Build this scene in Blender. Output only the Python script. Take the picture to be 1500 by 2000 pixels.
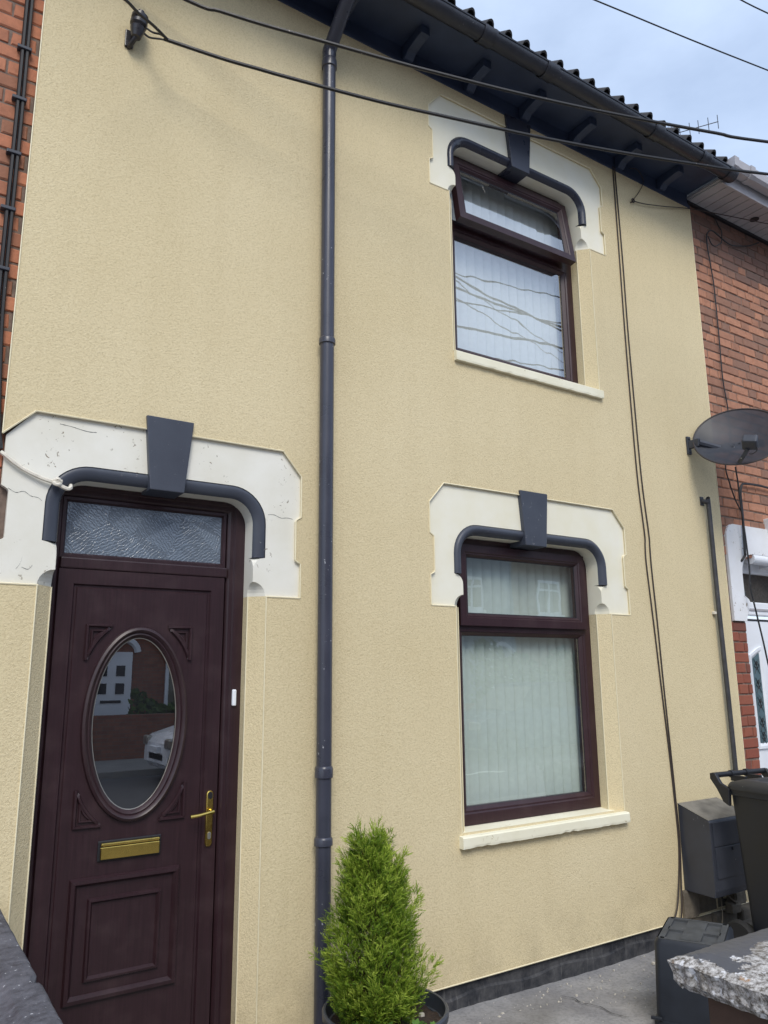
import bpy, bmesh, math, random
from mathutils import Vector, Matrix
from mathutils.geometry import tessellate_polygon
random.seed(7)
PI = math.pi
scene = bpy.context.scene
for o in list(bpy.data.objects): bpy.data.objects.remove(o)

# ------------------------------------------------------------------ camera
CAM = Vector((0.0, -3.33, 1.6))
yaw, pitch, roll = math.radians(33.1154), math.radians(11.9003), math.radians(-0.4694)
fwd = Vector((math.sin(yaw)*math.cos(pitch), math.cos(yaw)*math.cos(pitch), math.sin(pitch)))
rt = Vector((math.cos(yaw), -math.sin(yaw), 0)); up = rt.cross(fwd)
r2 = rt*math.cos(roll) + up*math.sin(roll); u2 = -rt*math.sin(roll) + up*math.cos(roll)
cam_d = bpy.data.cameras.new('camera'); cam = bpy.data.objects.new('camera', cam_d)
scene.collection.objects.link(cam)
m = Matrix((r2, u2, -fwd)).transposed().to_4x4(); m.translation = CAM
cam.matrix_world = m
cam_d.sensor_fit = 'VERTICAL'; cam_d.sensor_height = 36; cam_d.lens = 36*1502/2000
cam_d.clip_start = 0.02; cam_d.clip_end = 3000
scene.camera = cam

# ------------------------------------------------------------------ world, sun, exposure
SUN_DIR = Vector((-0.30, -0.66, 0.76)).normalized()
elev = math.asin(SUN_DIR.z); azim = math.atan2(SUN_DIR.x, SUN_DIR.y)
w = bpy.data.worlds.new('World'); scene.world = w; w.use_nodes = True
nt = w.node_tree; nt.nodes.clear()
def wn(t, **k):
    n = nt.nodes.new(t)
    for a, b in k.items(): setattr(n, a, b)
    return n
sky = wn('ShaderNodeTexSky', sky_type='NISHITA', sun_disc=False)
sky.sun_elevation = elev; sky.sun_rotation = azim; sky.air_density = 1.0; sky.dust_density = 1.5
tc = wn('ShaderNodeTexCoord'); mp = wn('ShaderNodeMapping'); mp.inputs['Scale'].default_value = (1.0, 1.0, 2.2)
nz = wn('ShaderNodeTexNoise'); nz.inputs['Scale'].default_value = 1.7; nz.inputs['Detail'].default_value = 7; nz.inputs['Roughness'].default_value = 0.55
rp = wn('ShaderNodeValToRGB'); rp.color_ramp.elements[0].position = 0.34; rp.color_ramp.elements[1].position = 0.70
rp.color_ramp.elements[0].color = (0.42, 0.42, 0.42, 1); rp.color_ramp.elements[1].color = (0.90, 0.90, 0.90, 1)
mx = wn('ShaderNodeMixRGB'); mx.inputs[2].default_value = (4.6, 5.5, 7.0, 1)
bg = wn('ShaderNodeBackground'); bg.inputs['Strength'].default_value = 0.14
ow = wn('ShaderNodeOutputWorld')
L = nt.links.new
L(tc.outputs['Generated'], mp.inputs['Vector']); L(mp.outputs[0], nz.inputs['Vector']); L(nz.outputs['Fac'], rp.inputs[0])
L(rp.outputs[0], mx.inputs[0]); L(sky.outputs[0], mx.inputs[1]); L(mx.outputs[0], bg.inputs['Color']); L(bg.outputs[0], ow.inputs[0])
sd = bpy.data.lights.new('sun', 'SUN'); sd.energy = 1.5; sd.angle = math.radians(26); sd.color = (1.0, 0.95, 0.86)
so = bpy.data.objects.new('sun', sd); scene.collection.objects.link(so)
so.rotation_euler = SUN_DIR.to_track_quat('Z', 'Y').to_euler()
so.location = (-4, -6, 9)
vs = scene.view_settings; vs.view_transform = 'Standard'; vs.look = 'None'; vs.exposure = 0.54; vs.gamma = 1.0; vs.use_curve_mapping = False

# ------------------------------------------------------------------ materials
def srgb(r, g, b):
    f = lambda c: (c/255/12.92) if c/255 <= 0.04045 else ((c/255+0.055)/1.055)**2.4
    return (f(r), f(g), f(b), 1)
class N:
    def __init__(s, name):
        s.m = bpy.data.materials.new(name); s.m.use_nodes = True; s.t = s.m.node_tree; s.t.nodes.clear()
        s.out = s.n('ShaderNodeOutputMaterial')
    def n(s, t, inp=None, **k):
        x = s.t.nodes.new(t)
        for a, b in k.items(): setattr(x, a, b)
        if inp:
            for a, b in inp.items():
                if hasattr(b, 'is_output'): s.t.links.new(b, x.inputs[a])
                else: x.inputs[a].default_value = b
        return x
    def noise(s, vec, scale, detail=4, rough=0.55, dist=0.0):
        return s.n('ShaderNodeTexNoise', {'Vector': vec, 'Scale': scale, 'Detail': detail, 'Roughness': rough, 'Distortion': dist}).outputs['Fac']
    def ramp(s, fac, p0, p1, c0=(0,0,0,1), c1=(1,1,1,1)):
        r = s.n('ShaderNodeValToRGB', {0: fac}); e = r.color_ramp.elements
        e[0].position = p0; e[1].position = p1; e[0].color = c0; e[1].color = c1
        return r.outputs[0]
    def step(s, x, a, b):
        return s.n('ShaderNodeMapRange', {'Value': x, 'From Min': a, 'From Max': b}).outputs[0]
    def mix(s, fac, a, b, mode='MIX'):
        return s.n('ShaderNodeMixRGB', {0: fac, 1: a, 2: b}, blend_type=mode).outputs[0]
    def math(s, op, a, b=0.0, c=0.0):
        return s.n('ShaderNodeMath', {0: a, 1: b, 2: c}, operation=op).outputs[0]
    def obj(s, scale=None):
        v = s.n('ShaderNodeTexCoord').outputs['Object']
        if scale: v = s.n('ShaderNodeMapping', {'Vector': v, 'Scale': scale}).outputs[0]
        return v
    def bump(s, h, strength=0.5, dist=0.002, normal=None):
        i = {'Height': h, 'Strength': strength, 'Distance': dist}
        if normal is not None: i['Normal'] = normal
        return s.n('ShaderNodeBump', i).outputs[0]
    def bsdf(s, col, rough=0.6, normal=None, metal=0.0, spec=0.5, extra=None):
        i = {'Base Color': col, 'Roughness': rough, 'Metallic': metal, 'Specular IOR Level': spec}
        if normal is not None: i['Normal'] = normal
        if extra: i.update(extra)
        return s.n('ShaderNodeBsdfPrincipled', i).outputs[0]
    def done(s, sh):
        s.t.links.new(sh, s.out.inputs['Surface']); return s.m
def scl(c, k): return (min(1, c[0]*k), min(1, c[1]*k), min(1, c[2]*k), 1)
def plain(name, col, rough=0.6, var=0.15, vscale=6.0, bump=0.15, bscale=180.0, metal=0.0, spec=0.5, bdist=0.001, specks=0.0, speck_col=(0.6,0.6,0.62,1)):
    k = N(name); v = k.obj()
    a = k.noise(v, vscale, 5)
    c = k.mix(k.ramp(a, 0.3, 0.7), scl(col, 1-var), scl(col, 1+var))
    if specks > 0:
        s1 = k.ramp(k.noise(v, 55, 3, 0.6), 0.70-specks*0.05, 0.73-specks*0.05)
        s2 = k.ramp(k.noise(v, 4.0, 2), 0.52, 0.60)
        c = k.mix(k.math('MULTIPLY', s1, s2), c, speck_col)
    r = k.math('ADD', k.math('MULTIPLY', a, 0.25), rough-0.125)
    return k.done(k.bsdf(c, r, k.bump(k.noise(v, bscale, 3), bump, bdist), metal, spec))

def render_mat():
    k = N('scratch_render'); v = k.obj()
    vr = k.n('ShaderNodeMapping', {'Vector': v, 'Rotation': (0.55, 0.35, 0.75), 'Scale': (1.0, 1.0, 1.0)}).outputs[0]
    big = k.noise(v, 0.9, 4); 
    grain = k.noise(vr, 112, 2, 0.5, 0.5); fine = k.noise(vr, 200, 1, 0.5, 0.3)
    base = k.mix(k.ramp(big, 0.3, 0.7), srgb(214, 198, 159), srgb(222, 207, 170))
    vs_ = k.n('ShaderNodeMapping', {'Vector': v, 'Scale': (7.0, 1.0, 0.35)}).outputs[0]
    base = k.mix(k.ramp(k.noise(vs_, 1.0, 4), 0.50, 0.80, (0,0,0,1), (0.16,0.16,0.16,1)), base, srgb(186, 169, 130))
    sz = k.n('ShaderNodeSeparateXYZ', {0: v}).outputs[2]
    spl = k.math('MULTIPLY', k.step(sz, 0.42, 0.08), k.ramp(k.noise(v, 6.0, 5, 0.65), 0.42, 0.70, (0,0,0,1), (0.45,0.45,0.45,1)))
    base = k.mix(spl, base, srgb(150, 138, 112))
    h = k.math('ADD', k.math('MULTIPLY', grain, 0.65), k.math('MULTIPLY', fine, 0.35))
    base = k.mix(k.ramp(h, 0.33, 0.52, (0.34,0.34,0.34,1), (0,0,0,1)), base, srgb(166, 149, 112))
    base = k.mix(k.ramp(h, 0.56, 0.70, (0,0,0,1), (0.28,0.28,0.28,1)), base, srgb(236, 223, 190))
    return k.done(k.bsdf(base, 0.88, k.bump(h, 0.8, 0.0045), 0, 0.25))
def paint_mat(name, col, dirt, chips=0.0, chip_col=srgb(150,138,110), rough=0.55, crack=False):
    k = N(name); v = k.obj()
    c = k.mix(k.ramp(k.noise(v, 3.0, 5), 0.35, 0.75), col, dirt)
    c = k.mix(k.ramp(k.noise(v, 16.0, 5, 0.65), 0.55, 0.8, (0,0,0,1), (0.35,0.35,0.35,1)), c, dirt)
    h = k.noise(v, 120, 3)
    if chips > 0:
        a = k.ramp(k.noise(v, 38, 4, 0.65, 0.6), 0.66-chips*0.06, 0.68-chips*0.06)
        b = k.ramp(k.noise(v, 3.2, 2), 0.50, 0.56)
        f = k.math('MULTIPLY', a, b)
        c = k.mix(f, c, chip_col); h = k.math('SUBTRACT', h, k.math('MULTIPLY', f, 1.5))
    return k.done(k.bsdf(c, rough, k.bump(h, 0.25, 0.0015), 0, 0.4))
def brick_mat(name, stops, chalk=0.10):
    k = N(name); v = k.obj()
    oi = k.n('ShaderNodeObjectInfo').outputs['Random']
    r = k.n('ShaderNodeValToRGB', {0: oi}); e = r.color_ramp.elements
    while len(e) < len(stops): e.new(0.5)
    for i, (p, c) in enumerate(stops): e[i].position = p; e[i].color = c
    vo = k.n('ShaderNodeVectorMath', {0: v, 1: k.n('ShaderNodeCombineXYZ', {0: k.math('MULTIPLY', oi, 37.0), 1: 0.0, 2: k.math('MULTIPLY', oi, 91.0)}).outputs[0]}, operation='ADD').outputs[0]
    c = r.outputs[0]
    c = k.mix(k.ramp(k.noise(vo, 22, 5, 0.6), 0.40, 0.75, (0,0,0,1), (0.38,0.38,0.38,1)), c, srgb(120, 84, 70))
    c = k.mix(k.ramp(k.noise(vo, 60, 4, 0.65), 0.62, 0.72, (0,0,0,1), (0.3,0.3,0.3,1)), c, srgb(66, 52, 48))
    c = k.mix(k.ramp(k.noise(vo, 34, 3), 0.70, 0.76, (0,0,0,1), (chalk*4,)*3+(1,)), c, srgb(198, 176, 160))
    h = k.math('ADD', k.noise(vo, 70, 4), k.noise(vo, 15, 2))
    return k.done(k.bsdf(c, 0.85, k.bump(h, 0.5, 0.003), 0, 0.25))
def glass_mat(name, tint=(0.93,0.97,0.96,1), ior=1.75, wav=0.0, wscale=3.0, film=0.0):
    k = N(name); v = k.obj()
    nrm = k.bump(k.noise(v, wscale, 2), 1.0, wav) if wav > 0 else None
    gi = {'Color': (1,1,1,1), 'Roughness': 0.0}
    if nrm is not None: gi['Normal'] = nrm
    geo = k.n('ShaderNodeNewGeometry').outputs
    dt = k.math('ABSOLUTE', k.n('ShaderNodeVectorMath', {0: geo['Incoming'], 1: geo['Normal']}, operation='DOT_PRODUCT').outputs['Value'])
    f0 = ((ior-1)/(ior+1))**2
    f = k.math('ADD', f0, k.math('MULTIPLY', 1-f0, k.math('POWER', k.math('SUBTRACT', 1.0, dt), 5.0)))
    g = k.n('ShaderNodeBsdfGlossy', gi).outputs[0]
    t = k.n('ShaderNodeBsdfTransparent', {'Color': tint}).outputs[0]
    sh = k.n('ShaderNodeMixShader', {0: f, 1: t, 2: g}).outputs[0]
    if film > 0:
        d = k.n('ShaderNodeBsdfDiffuse', {'Color': (0.5,0.52,0.55,1)}).outputs[0]
        sh = k.n('ShaderNodeMixShader', {0: film, 1: sh, 2: d}).outputs[0]
    return k.done(sh)
def leaf_glass_mat():
    k = N('leaf_pattern_glass'); v = k.obj()
    vor = k.n('ShaderNodeTexVoronoi', {'Vector': v, 'Scale': 7.0, 'Randomness': 0.9}, feature='F1')
    # ribs fanning in a random direction inside each leaf-shaped cell
    col = vor.outputs['Color']; pos = vor.outputs['Position']
    d = k.n('ShaderNodeVectorMath', {0: v, 1: k.n('ShaderNodeVectorMath', {0: pos, 1: (1/1.0,)*3}, operation='MULTIPLY').outputs[0]}, operation='SUBTRACT').outputs[0]
    rot = k.n('ShaderNodeVectorRotate', {'Vector': d, 'Axis': (0,1,0), 'Angle': k.math('MULTIPLY', k.n('ShaderNodeSeparateColor', {0: col}).outputs[0], 6.28)}, rotation_type='AXIS_ANGLE').outputs[0]
    wv = k.n('ShaderNodeTexWave', {'Vector': rot, 'Scale': 24.0, 'Distortion': 7.0, 'Detail': 3.0, 'Detail Scale': 2.0}).outputs['Fac']
    sep = k.n('ShaderNodeSeparateXYZ', {0: rot}).outputs
    tilt = k.math('ABSOLUTE', sep[2])
    h = k.math('ADD', k.math('MULTIPLY', wv, 0.20), k.math('MULTIPLY', tilt, 16.0))
    nb = k.bump(h, 0.65, 0.008)
    g = k.bsdf((0.13, 0.16, 0.20, 1), 0.16, nb, 0, 0.9)
    return k.done(g)
def stain_coping_mat():
    k = N('peeling_coping'); v = k.obj()
    sep = k.n('ShaderNodeSeparateXYZ', {0: v}).outputs
    edge = k.math('ADD', k.math('MULTIPLY', k.noise(v, 9, 5, 0.65), 0.30), k.math('MULTIPLY', k.noise(v, 40, 3, 0.6), 0.06))
    # paint survives along the wall-side strip; the rest has peeled off to bare, lichen-spotted concrete
    ln = k.math('ADD', sep[1], k.math('MULTIPLY', sep[0], -0.20))
    paint = k.step(k.math('ADD', ln, edge), -2.150, -2.143)
    paint = k.math('MULTIPLY', paint, k.step(k.math('ADD', sep[0], k.math('MULTIPLY', edge, 0.4)), 2.105, 2.109))
    bits = k.ramp(k.noise(v, 22, 4, 0.6, 0.8), 0.66, 0.67)
    paint = k.math('MAXIMUM', paint, k.math('MULTIPLY', bits, k.ramp(sep[2], 0.74, 0.80, (1,1,1,1), (0.0,0.0,0.0,1))))
    con = k.mix(k.ramp(k.noise(v, 70, 6, 0.75), 0.40, 0.62), srgb(92, 86, 78), srgb(206, 204, 202))
    con = k.mix(k.ramp(k.noise(v, 8, 4), 0.50, 0.72), con, srgb(118, 110, 98))
    con = k.mix(k.ramp(k.noise(v, 14, 4), 0.66, 0.74), con, srgb(164, 122, 74))
    con = k.mix(k.ramp(k.noise(v, 26, 4, 0.6), 0.60, 0.64), con, srgb(216, 217, 220))
    c = k.mix(paint, con, srgb(84, 86, 92))
    h = k.math('ADD', k.math('MULTIPLY', k.noise(v, 90, 5, 0.7), k.math('SUBTRACT', 1.0, k.math('MULTIPLY', paint, 0.85))), k.math('MULTIPLY', paint, 1.2))
    return k.done(k.bsdf(c, k.math('SUBTRACT', 0.9, k.math('MULTIPLY', paint, 0.4)), k.bump(h, 0.9, 0.004), 0, 0.35))
def slate_mat():
    k = N('slate_grey_coping'); v = k.obj()
    c = k.mix(k.ramp(k.noise(v, 30, 6, 0.7), 0.35, 0.68), srgb(66, 66, 72), srgb(104, 106, 114))
    c = k.mix(k.ramp(k.noise(v, 5, 5, 0.6), 0.50, 0.75, (0,0,0,1), (0.6,0.6,0.6,1)), c, srgb(120, 122, 130))
    c = k.mix(k.ramp(k.noise(v, 60, 3), 0.685, 0.70), c, srgb(205, 208, 212))
    return k.done(k.bsdf(c, 0.75, k.bump(k.math('ADD', k.noise(v, 45, 5, 0.7), k.noise(v, 160, 3)), 0.7, 0.003), 0, 0.4))
def concrete_mat():
    k = N('yard_concrete'); v = k.obj()
    c = k.mix(k.ramp(k.noise(v, 3.0, 6, 0.6), 0.35, 0.7), srgb(130, 129, 131), srgb(164, 162, 160))
    c = k.mix(k.ramp(k.noise(v, 55, 4, 0.7), 0.45, 0.75, (0,0,0,1), (0.5,0.5,0.5,1)), c, srgb(78, 78, 80))
    c = k.mix(k.ramp(k.noise(v, 1.2, 3), 0.55, 0.7, (0,0,0,1), (0.5,0.5,0.5,1)), c, srgb(84, 80, 72))
    c = k.mix(k.ramp(k.noise(v, 90, 2), 0.74, 0.76), c, srgb(170, 166, 158))
    return k.done(k.bsdf(c, 0.9, k.bump(k.math('ADD', k.noise(v, 120, 4, 0.7), k.noise(v, 12, 3)), 0.5, 0.004), 0, 0.25))
def plinth_mat():
    k = N('black_plinth_paint'); v = k.obj()
    c = k.mix(k.ramp(k.noise(v, 11, 6, 0.7), 0.38, 0.66), srgb(40, 42, 48), srgb(82, 82, 84))
    vs_ = k.n('ShaderNodeMapping', {'Vector': v, 'Scale': (40.0, 1.0, 6.0)}).outputs[0]
    c = k.mix(k.ramp(k.noise(vs_, 1.0, 5, 0.65), 0.55, 0.72, (0,0,0,1), (0.45,0.45,0.45,1)), c, srgb(122, 121, 120))
    return k.done(k.bsdf(c, 0.7, k.bump(k.noise(v, 60, 4), 0.5, 0.003), 0, 0.35))
def grain_mat(name, col, rough=0.36, spec=0.5):
    k = N(name); v = k.obj((60.0, 60.0, 2.0))
    g = k.noise(v, 2.0, 5, 0.6, 0.5)
    c = k.mix(k.ramp(g, 0.3, 0.7), scl(col, 0.78), scl(col, 1.25))
    c = k.mix(k.ramp(k.noise(k.obj(), 7, 4), 0.5, 0.8, (0,0,0,1), (0.15,0.15,0.15,1)), c, srgb(110, 92, 92))
    return k.done(k.bsdf(c, rough, k.bump(g, 0.18, 0.0008), 0, spec))
def far_brick_mat(name, c1, c2, mortar):
    k = N(name); v = k.obj()
    sw = k.n('ShaderNodeSeparateXYZ', {0: v}).outputs
    uv = k.n('ShaderNodeCombineXYZ', {0: k.math('ADD', sw[0], sw[1]), 1: sw[2], 2: 0.0}).outputs[0]
    b = k.n('ShaderNodeTexBrick', {'Vector': uv, 'Color1': c1, 'Color2': c2, 'Mortar': mortar, 'Scale': 1.0, 'Mortar Size': 0.006, 'Brick Width': 0.225, 'Row Height': 0.075})
    c = k.mix(k.ramp(k.noise(v, 9, 4), 0.4, 0.75, (0,0,0,1), (0.4,0.4,0.4,1)), b.outputs[0], srgb(96, 66, 56))
    return k.done(k.bsdf(c, 0.9, None, 0, 0.2))
def foliage_mat(name, cols, sp=0.4, trans=0.25):
    k = N(name)
    a = k.n('ShaderNodeAttribute', attribute_name='tone').outputs['Fac']
    r = k.n('ShaderNodeValToRGB', {0: a}); e = r.color_ramp.elements
    while len(e) < len(cols): e.new(0.5)
    for i, (p, c) in enumerate(cols): e[i].position = p; e[i].color = c
    s1 = k.bsdf(r.outputs[0], 0.55, None, 0, sp)
    s2 = k.n('ShaderNodeBsdfTranslucent', {'Color': r.outputs[0]}).outputs[0]
    return k.done(k.n('ShaderNodeMixShader', {0: trans, 1: s1, 2: s2}).outputs[0])
def mesh_dish_mat():
    k = N('perforated_dish'); v = k.obj()
    c = k.mix(k.ramp(k.noise(v, 8, 4), 0.35, 0.7), srgb(42, 46, 56), srgb(54, 58, 68))
    d = k.bsdf(c, 0.5, None, 0, 0.4)
    t = k.n('ShaderNodeBsdfTransparent', {'Color': (1,1,1,1)}).outputs[0]
    return k.done(k.n('ShaderNodeMixShader', {0: 0.93, 1: t, 2: d}).outputs[0])
M = {}
M['render'] = render_mat()
M['bead'] = plain('cream_bead', srgb(232, 222, 190), 0.5, 0.06, 8, 0.05)
M['hood'] = paint_mat('cream_paint', srgb(238, 235, 220), srgb(230, 224, 198), 0.0, srgb(190,180,150))
M['hood_old'] = paint_mat('flaking_cream_paint', srgb(234, 232, 222), srgb(220, 216, 200), 0.35, srgb(128,116,96))
M['anthracite'] = paint_mat('anthracite_paint', srgb(62, 66, 77), srgb(74, 79, 90), 0.12, srgb(128,128,130), 0.42)
M['anthracite_gloss'] = plain('anthracite_gloss', srgb(50, 53, 66), 0.28, 0.12, 5, 0.06, 60)
M['pipe'] = plain('drainpipe_plastic', srgb(60, 62, 74), 0.30, 0.12, 5, 0.05, 60, specks=0.6, speck_col=srgb(170,172,178))
M['pipe_old'] = plain('worn_waste_pipe', srgb(62, 62, 66), 0.5, 0.35, 14, 0.2, 60, specks=1.2, speck_col=srgb(120,118,112))
M['soffit'] = plain('hazed_black_paint', srgb(54, 65, 88), 0.5, 0.25, 4, 0.3, 40)  # dark eaves paint with bluish lens haze mixed into its colour
M['gutter'] = plain('black_gutter', srgb(50, 52, 60), 0.42, 0.25, 8, 0.15, 40, specks=0.6, speck_col=srgb(130,132,136))
M['tile'] = plain('black_roof_tile', srgb(52, 50, 50), 0.7, 0.3, 9, 0.4, 90)
M['frame'] = grain_mat('rosewood_frame', srgb(50, 29, 34), 0.38)
M['door'] = grain_mat('rosewood_door', srgb(46, 28, 33), 0.38)
M['glass'] = glass_mat('window_glass', tint=(0.86,0.88,0.90,1), ior=3.5, wav=0.0011, wscale=2.6)
M['glass_low'] = glass_mat('lower_window_glass', tint=(0.78,0.84,0.83,1), ior=2.5, wav=0.0005, wscale=3.0, film=0.012)
M['glass_door'] = glass_mat('door_glass', tint=(0.75,0.76,0.78,1), ior=3.0)
M['glass_far'] = glass_mat('far_glass', ior=1.6)
M['leafglass'] = leaf_glass_mat()
M['blind'] = plain('blind_fabric', srgb(240, 243, 236), 0.9, 0.04, 30, 0.1, 400)
M['room'] = plain('room_plaster', srgb(120, 112, 100), 0.9, 0.05, 2, 0.0)
M['sill'] = paint_mat('sill_paint', srgb(240, 236, 214), srgb(226, 220, 192), 0.35, srgb(190,176,140))
M['concrete'] = concrete_mat()
M['plinth'] = plinth_mat()
M['rubble'] = plain('bare_masonry', srgb(104, 96, 84), 0.95, 0.4, 12, 0.9, 40, bdist=0.006)
M['cable'] = plain('black_cable', srgb(29, 28, 30), 0.5, 0.2, 30, 0.1, 90, specks=0.4, speck_col=srgb(150,140,130))
M['cable_brown'] = plain('brown_cable', srgb(58, 48, 44), 0.6, 0.2, 30, 0.1, 90)
M['white_cable'] = plain('white_conduit', srgb(222, 216, 202), 0.5, 0.12, 30, 0.2, 60)
M['porcelain'] = plain('dark_insulator', srgb(48, 46, 50), 0.3, 0.25, 30, 0.2, 60)
M['brass'] = plain('polished_brass', srgb(206, 178, 96), 0.22, 0.12, 30, 0.05, 60, metal=1.0)
M['steel'] = plain('cylinder_steel', srgb(170, 168, 160), 0.35, 0.1, 30, 0.05, 60, metal=0.8)
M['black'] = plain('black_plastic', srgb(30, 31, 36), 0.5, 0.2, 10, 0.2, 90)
M['bin'] = plain('bin_plastic', srgb(27, 31, 39), 0.48, 0.18, 6, 0.35, 260, bdist=0.0006)
M['bin_lid'] = plain('bin_lid_plastic', srgb(44, 45, 48), 0.55, 0.2, 10, 0.35, 200, specks=0.3, speck_col=srgb(120,118,112))
M['crate'] = plain('crate_plastic', srgb(31, 35, 43), 0.5, 0.25, 8, 0.3, 160)
M['crate_top'] = plain('dusty_crate_base', srgb(70, 72, 74), 0.75, 0.3, 14, 0.3, 120, specks=0.3, speck_col=srgb(150,150,148))
M['meter'] = plain('meter_box_paint', srgb(56, 59, 68), 0.42, 0.15, 7, 0.2, 80, specks=0.25, speck_col=srgb(150,152,156))
M['meter_top'] = plain('dusty_meter_lid', srgb(120, 116, 108), 0.8, 0.3, 14, 0.4, 120)
M['dish'] = mesh_dish_mat()
M['dish_rim'] = plain('dish_rim', srgb(52, 46, 46), 0.5, 0.15, 10)
M['dish_metal'] = plain('dish_bracket', srgb(56, 60, 70), 0.5, 0.2, 20, specks=0.2)
M['white'] = plain('white_upvc', srgb(236, 240, 246), 0.35, 0.03, 4, 0.03)
M['white_paint'] = paint_mat('white_masonry_paint', srgb(238, 240, 244), srgb(222, 222, 222), 0.5, srgb(150,140,128))
M['shaded_white'] = plain('shaded_white_upvc', srgb(172, 170, 174), 0.5, 0.08, 6, 0.05)  # white uPVC, with the shade under the eaves greyed into its colour
M['net'] = plain('dark_lace', srgb(70, 66, 64), 0.9, 0.4, 60, 0.3, 200)
M['frost'] = plain('frosted_panel', srgb(86, 108, 116), 0.3, 0.15, 8, 0.05)
M['lead'] = plain('lead_tracery', srgb(24, 30, 36), 0.5, 0.1)
M['peel'] = stain_coping_mat()
M['pier'] = plain('brown_pier_paint', srgb(80, 62, 52), 0.75, 0.25, 9, 0.5, 70, bdist=0.003)
M['slate'] = slate_mat()
M['pot'] = plain('plant_pot', srgb(60, 66, 76), 0.40, 0.15, 9, 0.2, 80, specks=0.15)
M['soil'] = plain('dark_soil', srgb(56, 44, 36), 0.95, 0.5, 60, 1.0, 90, bdist=0.01)
M['bark'] = plain('bark', srgb(78, 58, 42), 0.9, 0.3, 30, 0.6, 60)
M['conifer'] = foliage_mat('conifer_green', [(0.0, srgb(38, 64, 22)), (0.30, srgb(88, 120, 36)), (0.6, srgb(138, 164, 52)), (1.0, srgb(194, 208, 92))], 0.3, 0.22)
M['weed'] = foliage_mat('weed_green', [(0.0, srgb(52, 92, 38)), (1.0, srgb(106, 146, 66))])
M['hedge'] = foliage_mat('hedge_green', [(0.0, srgb(38, 62, 26)), (1.0, srgb(98, 128, 60))])
M['pebble'] = plain('pale_grit', srgb(196, 190, 178), 0.8, 0.15, 30)
M['bricks_l'] = brick_mat('orange_brick', [(0.0, srgb(186, 122, 94)), (0.45, srgb(196, 132, 102)), (0.7, srgb(176, 118, 92)), (0.92, srgb(156, 110, 88))], 0.03)
M['bricks_r'] = brick_mat('weathered_brick', [(0.0, srgb(178, 128, 104)), (0.40, srgb(190, 138, 112)), (0.66, srgb(168, 122, 100)), (0.92, srgb(148, 114, 98))], 0.08)
M['bricks_top'] = brick_mat('grey_brown_brick', [(0.0, srgb(124, 98, 88)), (0.5, srgb(140, 106, 92)), (1.0, srgb(112, 96, 90))], 0.03)  # darker, greyer bricks for the top courses
M['bricks_p'] = brick_mat('dark_red_brick', [(0.0, srgb(140, 80, 66)), (0.5, srgb(152, 92, 74)), (1.0, srgb(116, 74, 66))], 0.03)
M['mortar'] = plain('grey_mortar', srgb(122, 106, 96), 0.95, 0.3, 30, 0.6, 120)
M['mortar_far'] = far_brick_mat('plain_brickwork', srgb(172, 100, 76), srgb(150, 88, 68), srgb(96, 84, 78))
M['far_brick'] = far_brick_mat('far_red_brick', srgb(150, 98, 78), srgb(130, 86, 70), srgb(120, 106, 96))
M['far_brown'] = far_brick_mat('far_brown_brick', srgb(140, 112, 92), srgb(124, 98, 80), srgb(112, 98, 88))
M['far_grey'] = plain('blue_grey_render', srgb(128, 140, 156), 0.9, 0.05, 2)
M['far_roof'] = plain('slate_roof', srgb(84, 84, 90), 0.7, 0.2, 2)
M['asphalt'] = plain('asphalt', srgb(84, 84, 86), 0.9, 0.12, 3, 0.3, 90)
M['paving'] = plain('pavement_slab', srgb(142, 140, 136), 0.9, 0.12, 3, 0.3, 90)
M['line'] = plain('road_paint', srgb(226, 226, 220), 0.8, 0.08, 8)
M['car_white'] = plain('white_car_paint', srgb(232, 234, 238), 0.25, 0.02, 2, 0.0)
M['car_blue'] = plain('blue_car_paint', srgb(44, 62, 86), 0.25, 0.02, 2, 0.0)
M['tyre'] = plain('tyre_rubber', srgb(30, 30, 31), 0.8, 0.1)
M['pole'] = plain('tarred_pole', srgb(86, 70, 56), 0.9, 0.3, 6)

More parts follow.
